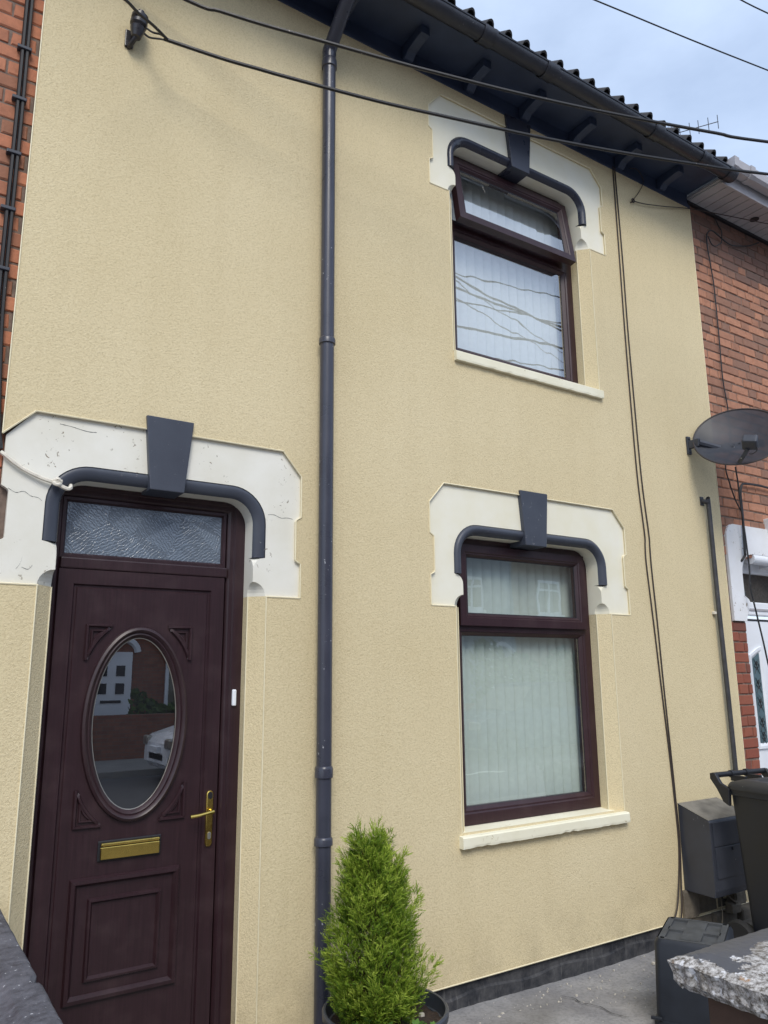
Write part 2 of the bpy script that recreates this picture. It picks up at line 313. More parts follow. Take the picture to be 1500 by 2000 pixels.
# ------------------------------------------------------------------ helpers
COL = scene.collection
WOFF = {}
class MB:
    def __init__(s): s.v = []; s.f = []; s.a = []
    def add(s, vs, fs):
        b = len(s.v); s.v += [tuple(p) for p in vs]; s.f += [tuple(b+i for i in f) for f in fs]; return s
    def box(s, x0, x1, y0, y1, z0, z1):
        return s.add([(x0,y0,z0),(x1,y0,z0),(x1,y1,z0),(x0,y1,z0),(x0,y0,z1),(x1,y0,z1),(x1,y1,z1),(x0,y1,z1)],
                     [(0,3,2,1),(4,5,6,7),(0,1,5,4),(1,2,6,5),(2,3,7,6),(3,0,4,7)])
    def quad(s, a, b, c, d): return s.add([a,b,c,d], [(0,1,2,3)])
    def face2d(s, loops, y):
        """flat face in the plane y=const from 2D (x,z) loops, the first the outline, the rest holes"""
        pts = [p for l in loops for p in l]
        tr = tessellate_polygon([[Vector((p[0], p[1], 0)) for p in l] for l in loops])
        out = []
        for t in tr:
            a, b, c = (Vector(pts[i]) for i in t)
            cr = (b-a).x*(c-a).y - (b-a).y*(c-a).x
            out.append(t if cr > 0 else (t[0], t[2], t[1]))
        return s.add([(p[0], y, p[1]) for p in pts], out)
    def skirt(s, loop, y0, y1, closed=True):
        n = len(loop)
        for i in range(n if closed else n-1):
            a, b = loop[i], loop[(i+1) % n]
            s.quad((a[0],y0,a[1]), (a[0],y1,a[1]), (b[0],y1,b[1]), (b[0],y0,b[1]))
        return s
    def prism(s, loop, y0, y1):
        s.face2d([loop], y0); s.face2d([loop], y1); return s.skirt(loop, y0, y1)
    def tube(s, path, r, n=8, closed=False, caps=True, flat=None):
        P = [Vector(p) for p in path]; k = len(P); rr = r if isinstance(r, (list, tuple)) else [r]*k
        T = []
        for i in range(k):
            if closed: d = P[(i+1) % k] - P[i-1]
            else: d = P[min(i+1, k-1)] - P[max(i-1, 0)]
            T.append(d.normalized())
        ref = Vector((0,0,1)) if abs(T[0].z) < 0.9 else Vector((1,0,0))
        nrm = (ref - T[0]*ref.dot(T[0])).normalized(); rings = []
        for i in range(k):
            nrm = (nrm - T[i]*nrm.dot(T[i])).normalized(); bn = T[i].cross(nrm)
            rings.append([P[i] + (nrm*math.cos(2*PI*j/n) + bn*math.sin(2*PI*j/n))*rr[i] for j in range(n)])
        b = len(s.v); s.v += [tuple(q) for ring in rings for q in ring]
        for i in range(k if closed else k-1):
            i2 = (i+1) % k
            for j in range(n):
                s.f.append((b+i*n+j, b+i*n+(j+1) % n, b+i2*n+(j+1) % n, b+i2*n+j))
        if caps and not closed:
            s.f.append(tuple(b+j for j in range(n))[::-1]); s.f.append(tuple(b+(k-1)*n+j for j in range(n)))
        return s
    def lathe(s, prof, c=(0,0,0), n=24, axis=None, cap=False):
        b = len(s.v); k = len(prof)
        q = (axis.to_track_quat('Z', 'Y').to_matrix() if axis is not None else Matrix.Identity(3))
        c = Vector(c)
        for r, z in prof:
            for j in range(n):
                s.v.append(tuple(c + q @ Vector((r*math.cos(2*PI*j/n), r*math.sin(2*PI*j/n), z))))
        for i in range(k-1):
            for j in range(n):
                s.f.append((b+i*n+j, b+i*n+(j+1) % n, b+(i+1)*n+(j+1) % n, b+(i+1)*n+j))
        if cap:
            s.f.append(tuple(b+j for j in range(n))[::-1]); s.f.append(tuple(b+(k-1)*n+j for j in range(n)))
        return s
    def rings(s, loops, closed=True):
        """bridge successive 3D loops of equal length"""
        n = len(loops[0]); b = len(s.v)
        for l in loops: s.v += [tuple(p) for p in l]
        for i in range(len(loops)-1):
            for j in range(n if closed else n-1):
                s.f.append((b+i*n+j, b+i*n+(j+1) % n, b+(i+1)*n+(j+1) % n, b+(i+1)*n+j))
        return s
    def frame(s, x0, x1, z0, z1, prof):
        """rectangular moulding: prof is a list of (inset, y)"""
        return s.rings([[(x0+i,y,z0+i),(x1-i,y,z0+i),(x1-i,y,z1-i),(x0+i,y,z1-i)] for i, y in prof])
    def xf(s, mat):
        s.v = [tuple(mat @ Vector(p)) for p in s.v]; return s
    def build(s, name, mat, parent=None, bevel=0.0, smooth=False, seg=2, recalc=True, jitter=0.0, at=None):
        me = bpy.data.meshes.new(name); me.from_pydata(s.v, [], s.f)
        bm = bmesh.new(); bm.from_mesh(me)
        if bevel > 0:
            bmesh.ops.remove_doubles(bm, verts=bm.verts, dist=1e-5)
            es = [e for e in bm.edges if len(e.link_faces) == 2 and e.calc_face_angle(0) > 0.5]
            bmesh.ops.bevel(bm, geom=es, offset=bevel, segments=seg, affect='EDGES', profile=0.5)
        if recalc: bmesh.ops.recalc_face_normals(bm, faces=bm.faces)
        if jitter > 0:
            for v in bm.verts: v.co += Vector((random.uniform(-1,1), random.uniform(-1,1), random.uniform(-1,1)))*jitter
        bm.to_mesh(me); bm.free()
        if mat is not None: me.materials.append(M[mat])
        if smooth:
            for p in me.polygons: p.use_smooth = True
            try: me.set_sharp_from_angle(angle=math.radians(40))
            except Exception: pass
        if s.a:
            at_ = me.attributes.new('tone', 'FLOAT', 'POINT')
            if len(s.a) == len(me.vertices): at_.data.foreach_set('value', s.a)
        return link(name, me, parent)
def link(name, me, parent=None, loc=None):
    o = bpy.data.objects.new(name, me); COL.objects.link(o)
    off = Vector((0,0,0)) if loc is None else Vector(loc)
    if parent is not None:
        o.parent = parent; o.location = off - WOFF.get(parent.name, Vector((0,0,0)))
    else: o.location = off
    WOFF[o.name] = off
    return o
def tag(o, label, cat, group=None, kind=None):
    if label: o['label'] = label
    if cat: o['category'] = cat
    if group: o['group'] = group
    if kind: o['kind'] = kind
    return o
def thing(name, label, cat, loc=(0,0,0), group=None):
    return tag(link(name, None, None, loc), label, cat, group)
def empty_part(name, parent): return link(name, None, parent)
def struct(o): o['kind'] = 'structure'; return o
def ell(cx, cz, a, b, n=48, t0=0): return [(cx+a*math.cos(2*PI*i/n+t0), cz+b*math.sin(2*PI*i/n+t0)) for i in range(n)]
def smoothpath(pts, n=6):
    P = [Vector(p) for p in pts]; out = []
    for i in range(len(P)-1):
        p0 = P[max(i-1,0)]; p1 = P[i]; p2 = P[i+1]; p3 = P[min(i+2,len(P)-1)]
        for j in range(n):
            t = j/n
            out.append(0.5*((2*p1)+(-p0+p2)*t+(2*p0-5*p1+4*p2-p3)*t*t+(-p0+3*p1-3*p2+p3)*t**3))
    out.append(P[-1]); return out

# ------------------------------------------------------------------ ground
struct(MB().quad((-80,-4.2,-0.16),(80,-4.2,-0.16),(80,60,-0.16),(-80,60,-0.16)).build('ground', 'asphalt'))
yard = MB(); nx, ny = 60, 26
for j in range(ny+1):
    for i in range(nx+1):
        x = -1.0 + 8.0*i/nx; y = -2.3 + 2.42*j/ny
        yard.v.append((x, y, -0.028 + 0.006*math.sin(x*3.1+y*2.0) + random.uniform(-0.0015,0.0015)))
for j in range(ny):
    for i in range(nx):
        b = j*(nx+1)+i; yard.f.append((b, b+1, b+nx+2, b+nx+1))
yard_o = struct(yard.build('yard', 'concrete', smooth=True))
struct(MB().box(-40, 60, -4.6, -2.3, -0.40, -0.06).build('pavement', 'paving', bevel=0.01))
struct(MB().box(-40, 60, -4.75, -4.605, -0.40, -0.055).build('kerb', 'paving', bevel=0.015))
struct(MB().quad((-40,-11.0,-0.17),(60,-11.0,-0.17),(60,-4.70,-0.17),(-40,-4.70,-0.17)).build('road', 'asphalt'))
ln_ = MB()
for i in range(-8, 16): ln_.box(i*4.0, i*4.0+2.0, -7.75, -7.65, -0.168, -0.164)
struct(ln_.build('road_marking', 'line'))
struct(MB().box(-40, 60, -11.14, -11.0, -0.40, -0.05).build('far_kerb', 'paving', bevel=0.015))
struct(MB().box(-40, 60, -13.0, -11.145, -0.40, -0.055).build('far_pavement', 'paving'))
struct(MB().quad((-60,-60,-0.2),(90,-60,-0.2),(90,-13.0,-0.2),(-60,-13.0,-0.2)).build('far_ground', 'asphalt'))

# ------------------------------------------------------------------ the rendered house
house = thing('rendered_house', 'cream rendered terraced house with rosewood door and grey keystones, filling the picture', 'house', (2.745, 0.0, 0.0))
XL, XR, ZT, ZB = 0.335, 5.155, 5.277, 0.095
YB = 0.03; YF = 0.125; CH = 0.065
def outline(cx, hl, z0, z1, dz):
    """hood outline left side then right side, (x,z) from bottom-left round to bottom-right"""
    Lp = [(-hl, z0), (-hl, z0+0.165)]
    for t in (0.25, 0.5, 0.75, 1.0): Lp.append((-hl+0.028*math.sin(t*PI/2), z0+0.165+0.020*t))
    Lp.append((-hl+0.028, z0+0.372))
    for t in (0.33, 0.66, 1.0): Lp.append((-hl+0.028*math.cos(t*PI/2), z0+0.372+0.022*t))
    Lp += [(-hl, z1-0.118), (-hl+0.103, z1)]
    Rp = [(-x, z) for x, z in Lp][::-1]
    return [(cx+x, z) for x, z in Lp+Rp]
hoods = [dict(kind='low', cx=3.262, ocx=3.270, hl=0.800, z0=1.962, z1=2.648, hin=0.560, ztop=2.433, mat='hood'),
         dict(kind='up', cx=3.297, ocx=3.307, hl=0.783, z0=4.527, z1=5.191, hin=0.562, ztop=4.972, mat='hood'),
         dict(kind='door', cx=1.010, ocx=1.017, hl=0.667, z0=1.962, z1=2.681, hin=0.433, ztop=2.477, mat='hood_old')]
for h in hoods: h['out'] = outline(h['ocx'], h['hl'], h['z0'], h['z1'], 0)
lo, uo, do = hoods
SILL_L, SILL_U = 0.785, 3.467
# wall face: one sheet with holes for the two windows and their hoods and a notch for the door
o_ = do['out']
k_tl = max(range(len(o_)), key=lambda i: (o_[i][1] > do['z1']-1e-6, -o_[i][0]))
door_right = o_[k_tl:]
xdo = do['cx']+do['hin']+CH
main = [(XL, ZT), (XL, do['z1']-0.115)] + door_right + [(xdo, do['z0']), (xdo, 0.02), (xdo+0.0001, 0.02), (XR, ZB), (XR, ZT)]
main = [(XL, ZT), (XL, do['z1']-0.115)] + door_right + [(xdo, do['z0']), (xdo, ZB), (XR, ZB), (XR, ZT)]
def hole(h, zs):
    a = h['cx']-h['hin']-CH; b = h['cx']+h['hin']+CH
    return [(a, zs), (a, h['z0'])] + h['out'] + [(b, h['z0']), (b, zs)]
wall = MB()
wall.face2d([main[::-1], hole(lo, SILL_L), hole(uo, SILL_U)], 0.0)
for l in (main, hole(lo, SILL_L), hole(uo, SILL_U)): wall.skirt(l, 0.0, YB)
xdl = do['cx']-do['hin']-CH
wall.prism([(XL, ZB), (xdl, ZB), (xdl, do['z0']), (XL, do['z0'])], 0.0, YB)
def jamb(mb, xo, s, z0, z1, yf):
    xi = xo + s*CH
    mb.quad((xo,0,z0),(xi,CH,z0),(xi,CH,z1),(xo,0,z1)); mb.quad((xi,CH,z0),(xi,yf+0.06,z0),(xi,yf+0.06,z1),(xi,CH,z1))
for h, zs in ((lo, SILL_L-0.05), (uo, SILL_U-0.05), (do, -0.03)):
    a = h['cx']-h['hin']-CH; b = h['cx']+h['hin']+CH
    jamb(wall, a, 1, zs, h['z0'], YF); jamb(wall, b, -1, zs, h['z0'], YF)
wall_o = wall.build('wall', 'render', house, recalc=False)
# masonry core behind the render so that no daylight leaks in
core = MB()
core.box(XL+0.002, 2.55, 0.20, 0.30, 2.72, 5.6); core.box(2.0, 5.15, 0.20, 0.30, 2.72, 3.40)
core.build('masonry_core', 'room', house)
# corner beads: thin cream strips along the edges of the render
def bead(path, r=0.0033): return MB().tube([(x, y, z) for x, y, z in path], r, 5).build('corner_bead', 'bead', wall_o)
bead([(XL, -0.001, ZT), (XL, -0.001, do['z1']-0.115)]); bead([(XL, -0.001, do['z0']), (XL, -0.001, ZB)])
bead([(XR, -0.001, ZT), (XR, -0.001, ZB)])
bead([(xdo, -0.001, ZB+0.002), (XR, -0.001, ZB+0.002)])
for h, zs in ((lo, SILL_L), (uo, SILL_U), (do, 0.0)):
    for s in (-1, 1):
        xo = h['cx']+s*(h['hin']+CH); xi = h['cx']+s*h['hin']
        bead([(xo, -0.001, zs), (xo, -0.001, h['z0'])]); bead([(xi, CH-0.001, zs), (xi, CH-0.001, h['z0'])])
    o2 = h['out'] if h is not do else door_right
    bead([(x, -0.001, z) for x, z in o2], 0.004)
    if h is do: bead([(XL, -0.001, do['z1']-0.115), (do['out'][k_tl][0], -0.001, do['z1'])], 0.004)
    bead([(h['out'][0][0], 0.0, h['z0']-0.002), (h['cx']-h['hin']-CH+0.004, 0.0, h['z0']-0.002)], 0.004)
    bead([(h['cx']+h['hin']+CH, 0.0, h['z0']-0.002), (h['out'][-1][0], 0.0, h['z0']-0.002)], 0.004)

# plinth
pl = MB(); n = 70
for i in range(n+1):
    x = xdo + (4.34-xdo)*i/n
    pl.v += [(x, 0.016+0.004*math.sin(i*1.7), -0.06), (x, 0.014+0.003*math.sin(i*0.9), 0.03+0.01*math.sin(i*0.45)), (x, 0.021, 0.040+0.01*math.sin(i*0.45)), (x, 0.024, ZB+0.01)]
for i in range(n):
    for j in range(3): b = i*4+j; pl.f.append((b, b+4, b+5, b+1))
pl.build('plinth', 'plinth', house, smooth=False)
# exposed rough masonry at the foot of the wall under the meter box
rb = MB()
for (x0, x1, z0, z1, y) in [(4.34,4.62,-0.06,0.10,0.0),(4.345,4.50,0.10,0.27,-0.004),(4.50,4.70,0.105,0.27,0.012),(4.62,4.86,-0.06,0.10,-0.02),(4.70,4.95,0.10,0.28,0.02),(4.86,5.15,-0.06,0.10,-0.05)]:
    rb.box(x0+0.004, x1-0.004, y-0.018, 0.09, z0+0.004, z1-0.004)
rb_o = rb.build('exposed_masonry', 'rubble', house, bevel=0.012, jitter=0.004)

# window and door hoods
def qc(n=6): return [i/n for i in range(n+1)]
def build_hood(h):
    cx, hin, z0, zt = h['cx'], h['hin'], h['z0'], h['ztop']
    o = 0.060; R = 0.175; y0 = 0.012; hm = hin+o; zm = z0+0.182
    S = []                                       # (outer, inner, kind) up the right side, then mirrored
    right = []
    for t in qc(): a = t*PI/2; right.append(((CH*math.cos(a), z0+0.066*math.sin(a)), 's'))
    right.append(((0.0, z0+0.125), 's'))
    for t in qc()[1:]: a = t*PI/2; right.append(((o*(1-math.cos(a)), z0+0.125+0.057*math.sin(a)), 's'))
    samp = [((cx+hin+d, z), (cx+hin, z), 's') for (d, z), _ in right]
    samp.append(((cx+hm, zm+0.0005), (cx+hin, zm+0.0005), 'm'))
    zc = zt-R; xc = cx+hm-R
    for t in qc(10): a = t*PI/2; samp.append(((xc+R*math.cos(a), zc+R*math.sin(a)), (xc+(R-o)*math.cos(a), zc+(R-o)*math.sin(a)), 'm'))
    samp.append(((cx+0.05, zt), (cx+0.05, zt-o), 'm'))
    mir = [((2*cx-a[0], a[1]), (2*cx-b[0], b[1]), k) for a, b, k in samp][::-1]
    full = samp + mir
    body = MB()
    loop = h['out'] + [a for a, b, k in full]
    body.face2d([loop], y0)
    body.skirt(h['out'], y0, YB+0.012, closed=False)
    for i in range(len(full)-1):
        (a, b, k), (c, d, k2) = full[i], full[i+1]
        if k == 's' and k2 == 's':
            da = abs(a[0]-b[0]); dc = abs(c[0]-d[0])
            body.quad((a[0],y0,a[1]), (b[0],y0+da,b[1]), (d[0],y0+dc,d[1]), (c[0],y0,c[1]))
            ya, yc = y0+da, y0+dc
        else: ya = yc = y0+0.018
        body.quad((b[0],ya,b[1]), (b[0],YF+0.06,b[1]), (d[0],YF+0.06,d[1]), (d[0],yc,d[1]))
    hd = body.build('door_hood' if h is do else 'window_hood', h['mat'], house, recalc=False)
    # roll moulding, one length each side of the keystone
    prof = [(0.0, y0-0.0005), (0.0015, y0+0.004)]
    for i in range(13):
        t = i/12; bul = (0.012 if h is do else 0.026)*math.sin(PI*t)**0.6
        prof.append((0.002+0.056*t, y0+0.003+0.014*t-bul))
    prof.append((0.060, y0+0.020))
    for half in (samp, mir):
        ms = [(a, b) for a, b, k in half if k == 'm']
        loops = []
        for u, yy in prof:
            loops.append([(a[0]+(b[0]-a[0])*u/o, yy, a[1]+(b[1]-a[1])*u/o) for a, b in ms])
        mb = MB().rings(loops, closed=False)
        for k in (0, -1): mb.add([l[k] for l in loops] + [(ms[k][1][0], y0+0.03, ms[k][1][1]), (ms[k][0][0], y0+0.03, ms[k][0][1])], [tuple(range(len(loops)+2))])
        mb.build('roll_moulding', 'anthracite' if h is not uo else 'anthracite_gloss', hd, smooth=True)
    return hd
hood_objs = [build_hood(h) for h in hoods]
def keystone(parent, cx, zt, zb, wt, wb, y=-0.016, mat='anthracite'):
    mb = MB(); b = [(cx-wt, zt), (cx+wt, zt), (cx+wb, zb), (cx-wb, zb)]
    fr = [(x, y, z) for x, z in b]; bk = [(x, YF+0.02, z) for x, z in b]
    mb.add(fr+bk, [(0,1,2,3), (7,6,5,4), (0,4,5,1), (1,5,6,2), (2,6,7,3), (3,7,4,0)])
    mb.build('keystone', mat, parent, bevel=0.004)
keystone(hood_objs[0], 3.252, 2.676, 2.343, 0.113, 0.085)
keystone(hood_objs[1], 3.278, 5.285, 4.893, 0.115, 0.079, mat='anthracite_gloss')
keystone(hood_objs[2], 1.012, 2.742, 2.404, 0.109, 0.077)
# cracks in the door hood
def crack(pts, wd=0.0010):
    mb = MB(); P = smoothpath([(x, 0.0112, z) for x, z in pts], 4)
    for i in range(len(P)-1):
        a, b = P[i], P[i+1]; w0 = wd*random.uniform(0.4,1.2); w1 = wd*random.uniform(0.4,1.2)
        mb.quad((a.x, a.y, a.z-w0), (b.x, b.y, b.z-w1), (b.x, b.y, b.z+w1), (a.x, a.y, a.z+w0))
    mb.build('crack', 'lead', hood_objs[2])
crack([(0.375,2.345),(0.405,2.330),(0.435,2.338),(0.462,2.322),(0.490,2.318),(0.505,2.306)])
crack([(1.512,2.355),(1.545,2.358),(1.58,2.346),(1.615,2.350),(1.645,2.346)])
crack([(0.43,2.02),(0.445,2.045),(0.45,2.07)], 0.001); crack([(0.45,2.03),(0.475,2.022),(0.49,2.04)], 0.001)
crack([(0.55,2.645),(0.60,2.640),(0.66,2.630),(0.70,2.632)], 0.0012)

# window sills
def sill(x0, x1, zt, zb, y0, yb, rise, chip):
    mb = MB(); n = 40; prof = lambda i: [(yb, zb), (y0, zb), (y0, zt), (yb, zt+rise)]
    loops = []
    for i in range(n+1):
        x = x0+(x1-x0)*i/n
        j = (random.random()**3)*chip
        loops.append([(x, yb, zb), (x, y0+0.008*0+j*0.5, zb+j), (x, y0-0.001, zb+0.012+j*0.6), (x, y0, zt-0.006), (x, y0+0.007, zt), (x, yb, zt+rise)])
    mb.rings(loops)
    mb.f += [tuple(range(6))[::-1], tuple(n*6+i for i in range(6))]
    return mb.build('window_sill', 'sill', house, smooth=False)
sill(2.618, 3.892, 0.777, 0.720, -0.034, 0.20, 0.022, 0.006)
sill(2.675, 3.938, 3.466, 3.405, -0.024, 0.20, 0.022, 0.004)

# windows
def slot_frame(mb, x0, x1, z0, z1, yf, wd, depth=0.06):
    mb.frame(x0, x1, z0, z1, [(0, yf+depth), (0, yf), (wd*0.62, yf), (wd*0.70, yf+0.006), (wd*0.80, yf+0.006), (wd, yf+0.022), (wd, yf+depth)])
def window(cx, z0, z1, zbar0, zbar1, hinW, glass, open_deg, yf=YF):
    x0, x1 = cx-hinW-0.004, cx+hinW+0.004
    win = empty_part('window', house)
    fb = MB(); slot_frame(fb, x0, x1, z0, zbar1, yf, 0.092)
    fb.build('window_frame', 'frame', win)
    tb = MB().frame(x0, x1, zbar0-0.01, z1, [(0, yf+0.06), (0, yf+0.001), (0.045, yf+0.001), (0.052, yf+0.012), (0.052, yf+0.06)])
    tb.build('top_frame', 'frame', win)
    MB().quad((x0+0.085, yf+0.026, z0+0.085), (x1-0.085, yf+0.026, z0+0.085), (x1-0.085, yf+0.026, zbar1-0.085), (x0+0.085, yf+0.026, zbar1-0.085)).build('pane', glass, win, recalc=False)
    gk = MB().frame(x0+0.088, x1-0.088, z0+0.088, zbar1-0.088, [(0.0, yf+0.021), (0.006, yf+0.0245)]); gk.build('gasket', 'black', win)
    # opening top sash
    sx0, sx1, sz0, sz1 = x0+0.052, x1-0.052, zbar0+0.022, z1-0.042
    rotm = Matrix.Translation((0, yf-0.004, sz1)) @ Matrix.Rotation(math.radians(-open_deg), 4, 'X') @ Matrix.Translation((0, -(yf-0.004), -sz1))
    sb = MB(); slot_frame(sb, sx0, sx1, sz0, sz1, yf-0.024, 0.070, 0.05); sb.xf(rotm)
    sb.build('opening_sash', 'frame', win)
    pb = MB().quad((sx0+0.064, yf+0.0, sz0+0.064), (sx1-0.064, yf+0.0, sz0+0.064), (sx1-0.064, yf+0.0, sz1-0.064), (sx0+0.064, yf+0.0, sz1-0.064)).xf(rotm)
    pb.build('pane', glass, win, recalc=False)
    MB().frame(sx0+0.068, sx1-0.068, sz0+0.068, sz1-0.068, [(0, yf-0.003), (0.006, yf-0.0015)]).xf(rotm).build('gasket', 'black', win)
    if open_deg > 1:
        MB().box(x0+0.47, x0+0.56, yf+0.005, yf+0.03, zbar1+0.004, zbar1+0.022).build('casement_stay', 'black', win)
    # the room behind
    rm = MB(); a, b, c, d = x0-0.5, x1+0.5, z0-0.5, z1+0.35; y0, y1 = yf+0.062, yf+1.9
    rm.quad((a,y1,c),(b,y1,c),(b,y1,d),(a,y1,d)); rm.quad((a,y0,c),(a,y1,c),(a,y1,d),(a,y0,d)); rm.quad((b,y0,c),(b,y1,c),(b,y1,d),(b,y0,d))
    rm.quad((a,y0,c),(b,y0,c),(b,y1,c),(a,y1,c)); rm.quad((a,y0,d),(b,y0,d),(b,y1,d),(a,y1,d))
    loops = [[(a,y0,c),(b,y0,c),(b,y0,d),(a,y0,d)], [(x0+0.03,y0,z0+0.02),(x1-0.03,y0,z0+0.02),(x1-0.03,y0,z1-0.02),(x0+0.03,y0,z1-0.02)]]
    rm.rings(loops); rm.build('room', 'room', win, recalc=False)
    return win
window(lo['cx'], 0.795, 2.376, 1.845, 1.905, 0.560, 'glass_low', 0)
window(uo['cx'], 3.484, 4.918, 4.375, 4.435, 0.562, 'glass', 8.5)
def blind(label, x0, x1, z0, z1, y, ang, n):
    t = thing('vertical_blind', label, 'blind', ((x0+x1)/2, y, z0), 'vertical blinds inside the windows')
    MB().box(x0, x1, y-0.02, y+0.02, z1, z1+0.035).build('head_rail', 'white', t)
    sp = (x1-x0)/n
    for i in range(n):
        c = x0+(i+0.5)*sp; a = math.radians(ang+random.uniform(-4,4)); hw = sp*0.57
        mb = MB(); loops = []
        for q in range(5):
            u = -1+q*0.5; bow = -0.009*(1-u*u)
            dx, dy = math.cos(a)*u*hw - math.sin(a)*bow, math.sin(a)*u*hw + math.cos(a)*bow
            loops.append([(c+dx, y+dy, z0+random.uniform(-0.002,0.002)), (c+dx, y+dy, z1)])
        mb.rings(loops, closed=False); mb.build('slat', 'blind', t, smooth=True)
        MB().box(c-hw*0.75, c+hw*0.75, y-0.003, y+0.003, z0-0.006, z0+0.022).build('weight', 'white', t)
blind('pale vertical slat blind behind the downstairs window', 2.72, 3.82, 0.845, 2.33, 0.235, -20, 15)
blind('pale vertical slat blind behind the upstairs window', 2.75, 3.85, 3.53, 4.88, 0.235, -20, 15)

# ------------------------------------------------------------------ front door
YD = 0.118
x0, x1 = do['cx']-do['hin']-0.05, do['cx']+do['hin']+0.004
fr = MB(); ztop = do['ztop']-0.055
fr.frame(x0, x1, -0.06, ztop+0.03, [(0, YD+0.07), (0, YD), (0.052, YD), (0.058, YD+0.008), (0.075, YD+0.008), (0.088, YD+0.020), (0.088, YD+0.07)])
frame_o = fr.build('door_frame', 'door', house)
MB().box(x0+0.088, x1-0.088, YD+0.0005, YD+0.06, 2.052, 2.100).build('transom_bar', 'door', frame_o, bevel=0.006)
gx0, gx1, gz0, gz1 = 0.610, 1.350, 2.100, 2.352
MB().frame(gx0, gx1, gz0, gz1+0.012, [(0, YD+0.012), (0.012, YD+0.012), (0.020, YD+0.024)]).build('transom_bead', 'door', frame_o)
MB().quad((gx0+0.015, YD+0.026, gz0+0.015), (gx1-0.015, YD+0.026, gz0+0.015), (gx1-0.015, YD+0.026, gz1), (gx0+0.015, YD+0.026, gz1)).build('transom_pane', 'leafglass', frame_o, recalc=False)
MB().box(0.4, 1.6, YD+0.075, YD+0.085, -0.06, 2.6).build('draught_panel', 'room', frame_o)
dl0, dl1, dz0, dz1 = 0.612, 1.347, 0.0, 2.050
lf = MB(); yl = YD+0.004
lf.frame(dl0, dl1, dz0, dz1, [(0, yl+0.05), (0, yl), (0.062, yl), (0.068, yl+0.010), (0.076, yl+0.010), (0.080, yl+0.006), (0.086, yl+0.006)])
ov = ell(0.969, 1.407, 0.205, 0.385, 64)
p0x, p1x, p0z, p1z = dl0+0.086, dl1-0.086, dz0+0.086, dz1-0.086
lf.face2d([[(p0x,p0z),(p1x,p0z),(p1x,p1z),(p0x,p1z)], ov], yl+0.006)
door_o = lf.build('door', 'door', house, recalc=False)
E0 = lambda a, b, y: [(0.969+a*math.cos(2*PI*i/64), y, 1.407+b*math.sin(2*PI*i/64)) for i in range(64)]
MB().rings([E0(0.226,0.405,yl+0.007), E0(0.222,0.401,yl-0.010), E0(0.212,0.391,yl-0.016), E0(0.203,0.382,yl-0.010), E0(0.199,0.378,yl-0.003), E0(0.193,0.372,yl-0.005), E0(0.185,0.364,yl+0.002), E0(0.178,0.357,yl+0.014)]).build('oval_frame', 'door', door_o, smooth=True)
MB().rings([E0(0.1795,0.3585,yl+0.012), E0(0.1755,0.3545,yl+0.013)]).build('glazing_trim', 'steel', door_o)
MB().face2d([ell(0.969,1.407,0.182,0.361,64)], yl+0.016).build('oval_pane', 'glass_door', door_o, recalc=False)
MB().box(0.70, 1.24, yl+0.040, yl+0.045, 0.95, 1.85).build('hall_shade_sheet', 'black', door_o)  # flat black sheet stands in for the unlit hall behind the oval glass
# concave corner mouldings around the oval
def corner_mould(sx, sz):
    cx, cz = 0.969, 1.407
    def pt(x, z): return (cx+sx*x, yl+0.001, cz+sz*z)
    def shape(k):
        A = (0.226-k, 0.407-k*1.1); hyp = []
        x_a, z_a = 0.226-k, 0.262+k*1.9; x_b, z_b = 0.122+k*1.6, 0.407-k*1.1
        for i in range(9):
            t = i/8; x = x_a+(x_b-x_a)*t; z = z_a+(z_b-z_a)*t; bow = 0.014*math.sin(PI*t)
            hyp.append(pt(x+bow*0.81, z+bow*0.58))
        return [pt(*A)] + hyp
    MB().tube(shape(0.0), 0.0085, 6, closed=True).build('corner_moulding', 'door', door_o, smooth=True)
    MB().tube(shape(0.020), 0.0055, 6, closed=True).build('corner_moulding', 'door', door_o, smooth=True)
for sx in (-1, 1):
    for sz in (-1, 1): corner_mould(sx, sz)
pan = MB(); pp = [(0, yl+0.007), (0.006, yl-0.010), (0.020, yl-0.012), (0.032, yl+0.004)]
pan.frame(0.742, 1.192, 0.346, 0.806, pp); pan.build('panel_moulding', 'door', door_o)
pan = MB(); pan.frame(0.816, 1.116, 0.418, 0.726, [(0, yl+0.007), (0.005, yl-0.006), (0.013, yl-0.007), (0.022, yl+0.0065)])
pan.build('raised_panel', 'door', door_o)
# letterbox
lb = MB(); lb.box(0.843, 1.103, yl-0.002, yl+0.006, 0.860, 0.940); lb.build('letterbox', 'black', door_o, bevel=0.004)
MB().box(0.853, 1.095, yl-0.012, yl-0.0025, 0.868, 0.916).build('letter_flap', 'brass', door_o, bevel=0.003)
MB().box(0.853, 1.095, yl-0.017, yl-0.0025, 0.918, 0.932).build('letter_flap', 'brass', door_o, bevel=0.006, seg=3)
